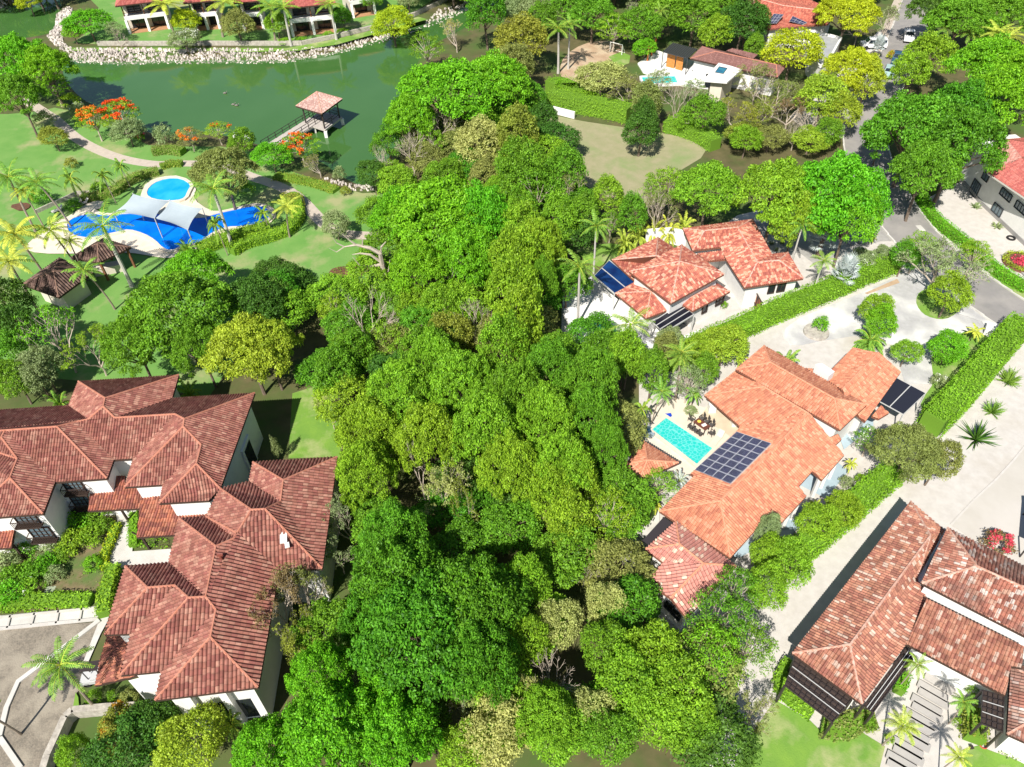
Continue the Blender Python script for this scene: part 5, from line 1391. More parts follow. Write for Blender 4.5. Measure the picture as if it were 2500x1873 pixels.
P palm Z3 1280,90 70 7|pale, among the top trees
D pale Z3 850,600 190 6|left of the white roof deck
Q olive Z3 1070,680 170 7|hiding the turquoise spa
D olive Z3 1200,780 140 7|above the dark tree on the clearing
D dark Z3 1150,1010 160 7|standing in the dry clearing
D dark Z3 1170,900 110 7|upper part at the dry clearing's hedge
B - Z3 1430,780 170 8|white limbed before the white flat roof
Y sage Z3 1290,640 110 6|in front of the white roof deck
Y sage Z3 1560,700 110 5|below the white flat roof
D green Z3 1640,880 150 7|right behind the clearing's hedge
D yg Z3 1480,930 90 4|low, behind the clearing's hedge
Q gold Z3 1900,880 190 7|below the brown roofed villa's patio
Q olive Z3 2050,620 170 7|right below the white flat roof
D yg Z3 1960,1080 120 5|at the right end of the clearing
P palmy I 290,640 130 4|left of the stepped path, lowest
P palm I 390,230 90 4|left of the stepped path, uppermost
P palm I 790,480 90 4|right of the stepped path, under the roof
P palmy I 700,860 95 3.5|at the bottom edge right of the stepped path
P palm I 590,700 2 3|tiny
S yg I 210,750 45 1|at the foot of the lowest left palm
S yg I 700,635 45 1|at the foot of the right hand palm
S green I 800,400 60 2|under the roof right of the stepped path
S green I 60,650 60 1.6|at the lower left pergola corner
S hedge I 290,360 40 1.2|left of the stepped path in the shade
H olive Y6 980,880 110 4|thin, on the gravel at the grass edge
D pale Y4 2150,1100 150 6|right of the glossy group
D yg Y4 2120,700 200 8|right of the glossy group, upper
D yg Y4 2150,250 180 9|right above the glossy group
D green Y6 330,990 130 6|lowest at the bottom edge of the wood
D yg Y6 120,960 150 6|at the bottom edge beside the pale tree
D green Y6 700,960 120 6|at the bottom edge, nearest the gravel track
U yg Y6 60,880 150 8|at the bottom edge, spreading
D yellow Z4 560,1080 150 4|low, above the vivid crowns by the road
D olive Z4 250,1060 150 4|low, in the thicket above the long vivid crowns
D green Z4 700,1020 130 5|right end of the thicket by the white track
D gold Z4 50,1030 140 4|low, right of the dry clearing"""
def hidden(l): return 'tiny' in l
for ln in T.split('\n'):
    a,where=ln.split('|')
    if hidden(where): continue
    f=a.split(); k,tint,tile,xy,rr,h=f[:6]; bl=None
    if len(f)>6: c,am=f[6].split(','); bl=(c,float(am))
    p=pts(tile+' '+xy)[0]; sc=TL[tile][2]
    noun=NOUN[k]; lab=ADJ[tint]+' '+noun+' '+where
    if k=='B': lab=noun.replace('twiggy','leafless twiggy')+' '+where
    if k=='V' : lab='silvery blue fan palm '+where
    lab=' '.join(lab.split()[:16])
    gr=None
    if 'three on the white gravel' in where: gr='spiky plants on the white gravel'
    if 'royal palms' in where and k=='R': gr='royal palms on the far bank'
    if 'banana like' in where and k=='A': gr='banana like plants behind the red villa'
    if 'tree row along' in where: gr='trees along the gravel track'
    if 'yellowish strip' in where: gr='trees of the tall yellowish strip'
    if 'glossy group' in where and k in 'U': gr='glossy crowned trees of the lower wood'
    plant(k,tint if tint!='-' else None,p,float(rr)/sc,float(h),lab,gr,bl,bark=m_pale if k in 'BHQ' else None)
# tall dead tree at the lawn
def dead():
    b=W(pts('Z6 1125,1040')[0],0); r_=root('dead_tree',b,'tall dead white tree with forked bare limbs at the lawn edge','tree')
    mb=MB(); 
    def at_(s,d): # point on a screen-parallel plane through the trunk
        return ray_plane(pts('Z6 '+s)[0],b,Vector((0,1,.15)).normalized())
    mb.tube([b,at_('1080,880',0),at_('1050,770',0)],[.42,.36,.32],8)
    mb.tube([at_('1050,770',0),at_('1035,690',0),at_('960,650',0),at_('850,625',0),at_('760,640',0)],[.3,.27,.22,.14,.07],6)
    mb.tube([at_('1045,760',0),at_('960,700',0),at_('880,690',0),at_('820,700',0)],[.18,.13,.09,.04],5)
    mb.tube([at_('1050,775',0),at_('960,790',0),at_('880,785',0),at_('825,720',0)],[.18,.12,.08,.04],5)
    mb.tube([at_('850,625',0),at_('800,590',0),at_('740,540',0)],[.13,.08,.03],5); mb.tube([at_('760,640',0),at_('700,610',0),at_('670,570',0)],[.08,.06,.03],5)
    mb.tube([at_('900,632',0),at_('900,590',0),at_('880,570',0)],[.1,.06,.03],5); mb.tube([at_('1035,690',0),at_('1045,640',0),at_('1080,600',0)],[.2,.12,.04],5); mb.tube([at_('760,640',0),at_('700,680',0),at_('640,650',0)],[.07,.05,.02],5)
    mb.tube([at_('1085,880',0),at_('1020,830',0),at_('940,800',0)],[.12,.08,.03],5); mb.tube([at_('1080,870',0),at_('1100,820',0),at_('1110,740',0)],[.12,.08,.03],5)
    mb.build('trunk',m_pale,r_)
dead()
# understorey that fills the wood's gaps
wood=[p for p in WL('O 800,330 1180,250 1230,420 1330,560 1200,560 1230,700 1350,860 1370,980 1330,1100 1400,1280 1560,1420 1590,1657 250,1657 550,1500 760,1210 700,960 640,780 560,640 700,640 840,640 800,450')]
urnd=random.Random(77); cnt=0
blocks=[QQ for QQ in (Q1,Q2)]
lawnblk=WL('Y3 330,850 360,350 520,300 700,320 690,500 700,860')
x0,x1=min(p.x for p in wood),max(p.x for p in wood); y0,y1=min(p.y for p in wood),max(p.y for p in wood); got=[]
for _ in range(4000):
    x=urnd.uniform(x0,x1);y=urnd.uniform(y0,y1)
    if cnt>=95: break
    if not inside(wood,x,y) or inside(lawnblk,x,y) or gz(x,y)<-.05 or any((x-a)**2+(y-b)**2<16 for a,b in got): continue
    if any(inside(B_,x,y) or edist(B_,x,y)<3.2 for B_ in blocks+[QX]): continue
    got.append((x,y)); cnt+=1
    r_=plant('D',['green','dark','yg','olive','glossy'][cnt%5],(1250,900),0,urnd.uniform(5,6.5),'low tree showing between the tall crowns of the wood','understorey trees of the wood',fixr=urnd.uniform(2.6,3.4)); r_.location=(x,y,0)
# far trees that close the top of the view
frnd=random.Random(5); spots=[]
for i in range(52):
    px_=-150+i*55+frnd.uniform(-15,15)
    if 180<px_<960 : continue
    if 2150<px_<2290: continue
    for row in (0,1):
        k='D'; t=['green','yg','vivid','dark','sage'][frnd.randrange(5)]
        plant(k,t,(px_,-45-row*45+frnd.uniform(-10,10)),55,frnd.uniform(7,9),'rounded green tree of the belt along the top edge','trees along the top edge',fixr=frnd.uniform(4.5,6))
# hedges
hedge('hedge','M 1180,1420 1400,1310 1600,1235 1900,1110 2209,985',2.4,2.1,'hedge','long thick clipped hedge between the red villa and the orange villa drive',line=WL('M 1180,1420 1400,1330 1600,1240 Z8 20,1285 300,1150 700,990 1000,855 1210,780',.6),dens=62)
hedge('hedge','Y7 830,430 1000,290 1120,140 1250,-10',2.6,2.6,'hedge','tall clipped hedge casting a dark shadow strip on the lawn at the right',line=WL('Y7 850,440 1000,290 1120,140 1245,0',.8),dens=62)
hedge('hedge','Y7 500,820 620,700 690,640',2.2,2.0,'hedge','hedge between the pale blue terrace and the white gravel track',line=WL('Y6 1080,260 1180,180 Y7 500,810 620,700 700,640',.8),dens=62)
hedge('hedge','Z8 1410,240 1500,400 1620,520 1800,650 1960,800 2209,960',1.3,1.3,'vivid','low hedge following the outer side of the road bend',line=WL('Z8 1400,240 1480,390 1600,500 1780,640 1950,800 2230,970',.5))
hedge('hedge','Z3 450,800 640,850 850,880 1060,930',3.4,2.8,'hedge','leafy hedge above the left side of the dry clearing',dens=24,wob=.25)
hedge('hedge','Z3 1340,1000 1560,1060 1720,1160',2.6,2.2,'hedge','leafy hedge above the right side of the dry clearing',dens=24,wob=.25)
hedge('hedge','Z3 450,730 520,700 600,740 680,760 760,720',3.0,2.6,'vivid','vivid leafy hedge at the lower end of the dirt clearing',dens=24,wob=.25)
hedge('hedge','Z5 640,285 800,265 900,235 970,165 1080,110 1230,75',1.6,1.0,'olive','low winding hedge between lawn and round pool')
hedge('hedge','Z5 1245,40 1320,15 1410,15',1.2,.8,'gold','short golden hedge beside the path bend')
hedge('hedge','Z5 1540,690 1700,625 1850,580 2000,540 2090,520',2.0,1.4,'hedge','bright hedge along the near rim of the blue pool')
hedge('hedge','Z5 1790,700 1900,630 2050,600 2209,540 Z6 330,540 430,430 380,300',1.7,1.2,'yg','curved outer hedge around the right end of the blue pool')
hedge('hedge','Z6 320,330 390,290 400,350',2.2,1.6,'gold','golden bush clump between palm and path')
hedge('hedge','Z1 1180,1190 1300,1170 1420,1190',1.8,1.1,'olive','low grey green shrubs in front of the shore trees')
hedge('hedge','Z2 230,1370 420,1400 560,1430 700,1480',1.8,.6,'gold','low dry grassy border along the near lake shore',wob=.2)
hedge('hedge','E 30,800 250,775 520,775',1.3,.9,'hedge','low hedge beside the concrete walk, lower left')
hedge('hedge','E 590,860 600,760 625,650 650,590',1.2,1.1,'hedge','tall narrow hedge against the mansion’s lower wing')
hedge('hedge','E 660,350 620,450 570,570 600,590',.8,.7,'lemon','yellow green border hedge along the mansion path')
hedge('hedge','E 750,290 745,380 745,470',.9,.6,'vivid','green border on the right of the mansion path')
hedge('hedge','Y5 365,745 440,800 530,850',2.2,2.2,'hedge','short thick hedge above the charcoal canopy of the annex')
hedge('hedge','Y8 210,535 145,640 300,745',1.0,.9,'yg','low hedge around the lower left dark pergola')
hedge('hedge','Y8 335,790 400,820 470,770 550,770',1.6,.9,'olive','low shrubs at the lawn corner below the dark pergola')
hedge('hedge','I 800,560 800,780',1.6,1.2,'gold','upright shrub border right of the stepped path')
hedge('hedge','I 300,300 260,430',.9,1.0,'vivid','narrow shrub strip beside the long dark pergola')
hedge('hedge','I 1000,800 1080,850 1179,870',.9,.4,'sage','low thin border by the skylight box')
for i,s in enumerate(('470,300','500,400','430,330','350,510','280,470','200,600','120,600','250,560','60,650','300,620','130,490','400,440','520,560','540,300','30,560','580,350','180,680','60,720','320,430')):
    plant('S',['green','yg','vivid','green','sage'][i%5],pts('E '+s)[0],0,1.5+.3*(i%3),'leafy bush in the planting bed between the mansion and the hedge','bushes of the mansion planting bed',fixr=1.1+.25*(i%3),bl=('white',.3) if i%6==4 else None)
bed('flower_border','E 740,400 930,400 930,480 740,485',.5,'vivid','green border plants with pink flowers beside the mansion path',dens=40)
bed('bedding_plants','Z6 660,830 760,800 830,805 820,860 750,870 690,860',.5,'hedge','small green bedding plants in the mulch island on the lawn',dens=30)
bed('ground_cover','E 330,620 600,600 590,770 320,730',.3,'olive','sparse seedlings on bare soil beside the mansion',dens=3)
# ================================================================ lake pavilion and jetty
GZ=root('lake_pavilion',W(pts('L 760,400')[0],0),'square lake pavilion with pale pink tile roof on dark posts over the water','pavilion')
zD=.35; gv=rverts(3.4,R(24),"w:L:403,290 s:L:712,382 e:L:955,205 n:L:648,150 p:L:652,118@w-s")
c4=(gv['w']+gv['s']+gv['e'])/3; gv['n']=gv['w']+gv['e']-gv['s']
cc=(gv['w']+gv['e'])/2; gv['p']=Vector((cc.x,cc.y,5.2))
roof(GZ,'roof',m_gaz,gv,"w,s,p;s,e,p;e,n,p;n,w,p",cap_lt,fas_d,cap=.1)
Pk=[cc+(gv[k]-cc)*.74 for k in 'wsen']
for q in Pk:
    mb=MB(); mb.bar((q.x,q.y,zD),(q.x,q.y,3.5),.22); mb.build('post',m_dkm,GZ)
mb=MB(); Pd=[cc+(gv[k]-cc)*.86 for k in 'wsen']; mb.prism(Pd,zD-.3,zD,bot=True); m_deckw=M('weathered grey decking',(.50,.46,.42),(.4,.36,.32),4); mb.build('deck',m_deckw,GZ)
for q in Pd:
    mb=MB(); mb.bar((q.x*.97+cc.x*.03,q.y*.97+cc.y*.03,-2.2),(q.x*.97+cc.x*.03,q.y*.97+cc.y*.03,zD-.3),.5); mb.build('pier',m_white,GZ)
def railing(par,a,b,z,name='railing',n=None,h=1.0):
    mb=MB(); L=(b-a).length; n=n or max(2,int(L/1.6))
    for i in range(n+1): q=a+(b-a)*i/n; mb.bar((q.x,q.y,z),(q.x,q.y,z+h),.1)
    for k in(.5,.98): mb.bar((a.x,a.y,z+h*k),(b.x,b.y,z+h*k),.07)
    mb.build(name,m_dkm,par)
railing(GZ,Pk[1],Pk[2],zD); railing(GZ,Pk[2],Pk[3],zD); railing(GZ,Pk[0],Pk[3],zD)
JT=root('jetty',W(pts('L 400,620')[0],0),'weathered grey plank jetty with dark railings leading to the lake pavilion','jetty')
a=W(pts('L 640,440')[0],zD); b=W(pts('L 215,720')[0],zD)+Vector((-1.5,-2,0)); e=(b-a).normalized(); n=Vector((-e.y,e.x,0)); wd=1.35
mb=MB(); L=(b-a).length; k=int(L/.28)
for i in range(k): q=a+e*(.14+i*.28); mb.bar(q-n*wd-Vector((0,0,.05+.006*(i%3))),q+n*wd-Vector((0,0,.05+.006*(i%3))),.25,.08)
mb.build('deck',m_deckw,JT); mb=MB(); mb.bar(a-n*wd-Vector((0,0,.2)),b-n*wd-Vector((0,0,.2)),.15,.25); mb.bar(a+n*wd-Vector((0,0,.2)),b+n*wd-Vector((0,0,.2)),.15,.25); mb.build('beam',m_deckw,JT)
for s in(-1,1): railing(JT,a+n*s*wd,b+n*s*wd,zD)
for i in range(4):
    for s in(-1,1): q=a+e*(2+i*3)+n*s*wd; mb=MB(); mb.bar((q.x,q.y,-2.5),(q.x,q.y,zD-.3),.3); mb.build('pile',m_conc,JT)
# ducks
DK=None
for i,s in enumerate(('Z1 1800,808','Z1 1825,815','Z1 1735,720')):
    q=W(pts(s)[0],-.95); r_=root('duck',q,['duck swimming in the middle of the lake, left of a pair','duck swimming in the middle of the lake, right of a pair','single duck swimming on the lake farther from the jetty'][i],'duck','ducks on the lake')
    mb=MB(); mb.tube([q+Vector((-.4,0,.1)),q+Vector((-.25,0,.05)),q+Vector((0,0,.1)),q+Vector((.22,0,.1)),q+Vector((.3,0,.3)),q+Vector((.34,0,.38)),q+Vector((.45,0,.37)),q+Vector((.52,0,.35))],[.02,.14,.2,.13,.06,.08,.05,.02],8); mb.build('body',M('dark duck feathers',(.05,.05,.045),(.3,.28,.24),8),r_,smooth=True)
# ================================================================ villas on the far bank
def lakevilla(tile,x0,y0,x1,y1,h1,label,nb,roofy=None,depth=9):
    """front ground line from (x0,y0) to (x1,y1)"""
    A=W(pts('%s %d,%d'%(tile,x0,y0))[0],0);B=W(pts('%s %d,%d'%(tile,x1,y1))[0],0); e=(B-A).normalized(); n=Vector((-e.y,e.x,0)); L=(B-A).length; Z=Vector((0,0,1))
    r_=root('lakeside_villa',A,label,'house')
    mb=MB(); P=[A+n*2.6,B+n*2.6,B+n*depth,A+n*depth]; mb.prism(P,0,6); mb.build('wall',m_cream,r_)
    mb=MB(); P=[A-n*.3,B-n*.3,B+n*3,A+n*3]; mb.prism(P,0,.12); mb.build('terrace_floor',M('terracotta floor',(.45,.25,.13),(.38,.2,.1),2),r_)
    mb=MB(); P=[A,B,B+n*2.6,A+n*2.6]; mb.prism(P,2.7,3.15,bot=True); mb.bar(A+Z*3.0+n*.1,B+Z*3.0+n*.1,.35,.75); mb.build('balcony',m_white,r_)
    for i in range(nb+1):
        q=A+e*(L*(i/nb)*.96+L*.02)
        mb=MB(); a0=.5;a1=.32
        mb.bar(q-n*.1,q+n*.15+Z*2.7,a0,.5); mb.build('column',m_white,r_)
        mb=MB(); mb.bar(q+n*.3+Z*3.3,q+n*.3+Z*5.7,.18); mb.build('balcony_post',m_wood,r_)
    for i in range(nb):
        for lv_,hh in((0,2.2),(3.15,2.1)):
            c=A+n*2.58+e*L*((i+.5)/nb)+Z*(lv_+hh/2); w_=min(2.6,L/nb*.7)
            mb=MB()
            for s in(-1,0,1): mb.bar(c+e*s*w_/2-Z*hh/2-n*.04,c+e*s*w_/2+Z*hh/2-n*.04,.12)
            for s in(-1,1): mb.bar(c-e*w_/2+Z*s*hh/2-n*.04,c+e*w_/2+Z*s*hh/2-n*.04,.12)
            o=mb.build('window',m_frame,r_); mb=MB(); mb.bar(c-e*w_/2-n*.01,c+e*w_/2-n*.01,.04,hh); build_sub(mb,'pane',m_glass,o)
    mb=MB(); mb.bar(A+Z*4.0+n*.1,B+Z*4.0+n*.1,.07); mb.bar(A+Z*3.6+n*.1,B+Z*3.6+n*.1,.05); mb.build('railing',m_frame,r_)
    V={'a':A-n*.5-e*.8+Z*5.7,'b':B-n*.5+e*.8+Z*5.7,'c':B+n*(depth+.5)+e*.8+Z*5.7,'d':A+n*(depth+.5)-e*.8+Z*5.7}
    V['r']=(V['a']+V['d'])/2+e*4+Z*2.2; V['s']=(V['b']+V['c'])/2-e*4+Z*2.2
    if (V['s']-V['r']).dot(e)<.5: m=(V['r']+V['s'])/2; V['r']=m-e*.4; V['s']=m+e*.4
    roof(r_,'roof',m_redr,V,"a,b,s,r;b,c,s;c,d,r,s;d,a,r",cap_salm,fas_d,cap=.09); return r_
lakevilla('A',245,262,560,222,5,'leftmost lakeside villa with white two bay arcade and red roof',2)
lakevilla('A',760,240,950,222,5,'second lakeside villa, mostly hidden behind trees',2)
lakevilla('A',1140,240,1290,225,5,'third lakeside villa with one white column showing left of the royal palms',1)
lakevilla('B',365,285,705,250,5,'lakeside villa behind the two royal palms',2)
lakevilla('B',835,140,1010,110,5,'far right lakeside villa with white framed arcade',1)
wallm=MB(); P=WL('Z1 560,340 Z2 0,362 A 0,345 A 380,352 A 545,350 A 860,350 A 1271,352 B 440,350 700,292 1010,218 1090,180 Z2 1300,125 1500,30 1600,-30')
P=WL('A 0,352 A 380,352 A 860,350 A 1271,352 B 440,350 700,296 1010,222 Z2 1300,125 1500,30 1600,-30')
rt_=root('garden_wall',P[3],'low grey stone retaining wall along the far lake bank','wall'); wallline(rt_,P,.8,.5,m_wstone)
P=WL('Y2 1070,1218 860,1228 600,1252 545,1300 410,1600 380,1700'); rt_=root('stone_wall',P[2],'dark grey stone retaining wall at the edge of the cobbled drive','wall'); wallline(rt_,P,1.1,.5,m_wstone)
P=WL('Z3 425,860 640,915'); rt_=root('garden_wall',P[0],'short white painted wall at the upper left of the dry clearing','wall'); wallline(rt_,P,1.2,.3,m_white)
P=WL('Z5 280,385 600,240 700,235'); rt_=root('garden_wall',P[0],'thin low wall along the shaded lawn left of the pool','wall'); wallline(rt_,P,.6,.2,m_wstone)
# ================================================================ pool pavilions with brown roofs
for k,(s,lab,b_) in enumerate((("w:K:172,460 s:K:455,560 e:K:722,366 n:K:462,256 p:K:416,358@w-s","dark brown tiled pool pavilion beside the left palms",'wsen'),("w:K:550,255 s:K:765,290 e:K:1015,172 n:K:800,105 p:K:742,140@w-s","brown tiled pool bar roof half hidden behind the front palm",'wsen'))):
    v=rverts(3.0,R(26),s); cc=(v['w']+v['e'])/2
    if k==0: v['p']=W(pts('K 416,358')[0],5.0)
    else: v['p']=W(pts('K 755,140')[0],4.6)
    r_=root('pool_pavilion',Vector((cc.x,cc.y,0)),lab,'pavilion')
    roof(r_,'roof',m_brown,v,"w,s,p;s,e,p;e,n,p;n,w,p",cap_br,fas_d,tw=.34)
    if k==0: body(r_,[v[q] for q in b_],2.9,m_cream,1.0)
    else:
        for q in 'wsen': u=cc+(v[q]-cc)*.85; mb=MB(); mb.bar((u.x,u.y,0),(u.x,u.y,3),.25); mb.build('post',m_wood,r_)
        mb=MB(); mb.box((cc.x,cc.y,.55),(3.5,1.2,1.1),.3); mb.build('counter',m_cream,r_)
# ================================================================ shade sails
m_sail=M('grey white sail cloth',(.36,.42,.46),(.33,.39,.43),.8,rough=.7)
def sail(s4,zs,label):
    P=[W(p,z) for p,z in zip(pts(s4),zs)]; c=sum(P,Vector())/4; r_=root('shade_sail',Vector((c.x,c.y,0)),label,'shade sail','shade sails over the blue pool')
    mb=MB(); N_=10
    def q(a,b):
        a2,b2=a,b; sag=.0
        p=P[0]*(1-a)*(1-b)+P[1]*a*(1-b)+P[2]*a*b+P[3]*(1-a)*b
        m=sum(P,Vector())/4; k=(4*a*(1-a)-.0)*(4*b*(1-b)); pull=(4*a*(1-a))*(abs(b-.5)*2)**4*.07+(4*b*(1-b))*(abs(a-.5)*2)**4*.07
        return p+(m-p)*pull*1.6-Vector((0,0,.35*k))
    for i in range(N_):
        for j in range(N_): mb.face([q(i/N_,j/N_),q((i+1)/N_,j/N_),q((i+1)/N_,(j+1)/N_),q(i/N_,(j+1)/N_)])
    mb.build('cloth',m_sail,r_,smooth=False)
    for p in P: mb=MB(); mb.tube([(p.x,p.y,0),(p.x,p.y,p.z+.1)],.07,8); mb.build('mast',m_steel,r_)
sail('Z5 877,375 1025,232 1308,288 1192,422',(3.0,4.6,3.1,3.4),'left shade sail with a raised peak over the blue pool')
sail('Z5 1195,422 1308,282 1560,345 1447,512',(3.2,4.2,3.4,3.0),'right shade sail stretched over the blue pool')
# ================================================================ brown roofed villa at the top
zc=3.6; BV=root('brown_roofed_villa',W(pts('C 800,330')[0],0),'white villa with brown red roofs, flat white roof and black pergola near the top','house')
c1=rverts(zc,R(20),"a:C:470,192 b:C:557,103 c:C:1175,250 d:C:1112,332 f:C:665,236 r1:C:660,140@a-f r2:C:895,203@a-f r3:C:1090,270=4.6")
c1['r2'].z=c1['r1'].z=4.9; c1['r1']=W(pts('C 660,140')[0],4.9); c1['r2']=W(pts('C 1105,238')[0],4.9)
roof(BV,'roof',m_brownred,c1,"a,f,d,r2,r1;a,b,r1;b,c,r2,r1;c,d,r2",cap_salm,fas_d,cap=.09,label='long brown roof')
c2=dict(a=W(pts('C 735,135')[0],4.6),b=W(pts('C 780,117')[0],4.9),c=W(pts('C 968,162')[0],4.3),d=W(pts('C 932,196')[0],4.3)); roof(BV,'roof',m_brownred,c2,"a,b,c,d",cap_salm,fas_d,label='small rear brown roof')
body(BV,[c1[k] for k in 'abcd']+[c1['f']],3.5,m_white,.6)
mb=MB(); P=[W(p,4.0) for p in pts('C 565,350 680,222 772,245 850,272 742,364')]; mb.prism(P,3.7,4.0,bot=True); mb.build('flat_roof',m_white,BV,)
mb=MB(); Pi=inset(P,1.0); mb.prism(Pi,0,3.7); mb.build('wall',m_cream,BV)
mb=MB(); P=[W(p,4.06) for p in pts('C 652,292 682,250 745,262 715,303')]; mb.prism(P,4.0,4.1); o=mb.build('skylight',m_frameg,BV); mb=MB(); P=[W(p,4.11) for p in pts('C 658,290 684,254 740,264 713,299')]; mb.prism(P,4.08,4.11); build_sub(mb,'pane',M('blue skylight glass',(.02,.12,.22),(.05,.3,.35),.8,rough=.2),o)
canopy(BV,'C 270,140 345,75 520,120 450,188',3.2,M('black slatted cover',(.03,.035,.03)),12,'pergola',dirn=1,fr=m_frameg)
mb=MB(); P=WL('C 80,235 220,137 300,165 560,235 650,290 600,420 420,400 300,370 120,300'); mb.prism(P,0,.25); mb.build('terrace',m_white,BV)
for s in('C 290,160 350,175 350,265 290,250','C 358,178 408,190 408,282 358,268'):
    q=pts(s); A_=W(q[3],.25);B_=W(q[2],.25); mb=MB(); 
    for k in range(12): mb.bar(A_+Vector((0,0,.1+k*.2)),B_+Vector((0,0,.1+k*.2)),.06,.17)
    mb.build('timber_screen',M('orange timber',(.62,.26,.07),(.5,.2,.05),3),BV)
for s in('C 152,208','C 182,170','C 205,150'):
    q=W(pts(s)[0],.25); mb=MB(); mb.bar((q.x,q.y,0),(q.x,q.y,3.0),.28); mb.build('timber_post',M('rust red timber',(.40,.13,.04)),BV)
A_=W(pts('C 612,400')[0],0);B_=W(pts('C 700,420')[0],0)
mb=MB(); mb.box(W(pts('C 610,390')[0],1.5)+Vector((1.2,2,0)),(3,.2,2.4)); mb.build('window',m_glass,BV)
spa=W(pts('C 240,365')[0],.0); r_=root('spa_pool',spa,'small turquoise spa hidden by thin trees below the white roof deck','pool'); mb=MB(); mb.prism([spa+Vector((x,y,0)) for x,y in((-3,-1.5),(3,-1.5),(3,1.5),(-3,1.5))],.28,.36); mb.build('water',m_turq,r_); mb=MB(); 
for a_,b_ in(((-3.2,-1.7),(3.2,-1.7)),((3.2,-1.7),(3.2,1.7)),((3.2,1.7),(-3.2,1.7)),((-3.2,1.7),(-3.2,-1.7))): mb.bar(spa+Vector((*a_,.25)),spa+Vector((*b_,.25)),.35,.5)
mb.build('coping',m_white,r_)
# orange red roofed villa at the top edge
zf=4.0; FV=root('orange_red_roofed_villa',W(pts('Z4 450,150')[0],0),'villa with orange red roof and two blue solar arrays at the top edge','house')
f1=rverts(zf,R(18),"a:Z4:150,130 a2:Z4:235,228 b:Z4:700,188 c:Z4:765,90 d:Z4:420,-60 e:Z4:60,-60 r1:Z4:350,45=5.6 r2:Z4:670,85=5.4 r0:Z4:120,-20=5.6")
roof(FV,'roof',m_far,f1,"a,a2,b,r2,r1,r0;b,c,r2;c,d,e,r0,r1,r2;e,a,r0",cap_wh,fas_r,cap=.12)
body(FV,[f1[k] for k in('a','a2','b','c','d','e')],3.9,m_white,.6)
A=f1['a2'];n=(f1['b']-A).cross(f1['r1']-A).normalized(); n=n if n.z>0 else -n
solar('Z4 280,112 355,118 300,185 228,192',3,3,'left blue solar array on the orange red roof at the top',(A,n)); solar('Z4 425,130 535,180 500,195 400,170',3,2,'right dark solar array on the orange red roof at the top',(A,n))
# grey roof terrace
P=[W(p,3.2) for p in pts('Z4 540,240 800,300 700,480 640,520 560,440')]; c=sum(P,Vector())/5; r_=root('flat_roofed_building',Vector((c.x,c.y,0)),'grey flat roofed building with white parapet between the lemon green trees','house')
mb=MB(); mb.prism(P,0,3.2); mb.build('wall',m_white,r_); mb=MB(); mb.prism(inset(P,.3),3.2,3.22); mb.build('roof',M('grey roof felt',(.36,.37,.38),(.3,.31,.32),.8),r_)
mb=MB(); 
for i in range(5): mb.bar(P[i]+Vector((0,0,.15)),P[(i+1)%5]+Vector((0,0,.15)),.3,.4)
mb.build('parapet',m_white,r_)
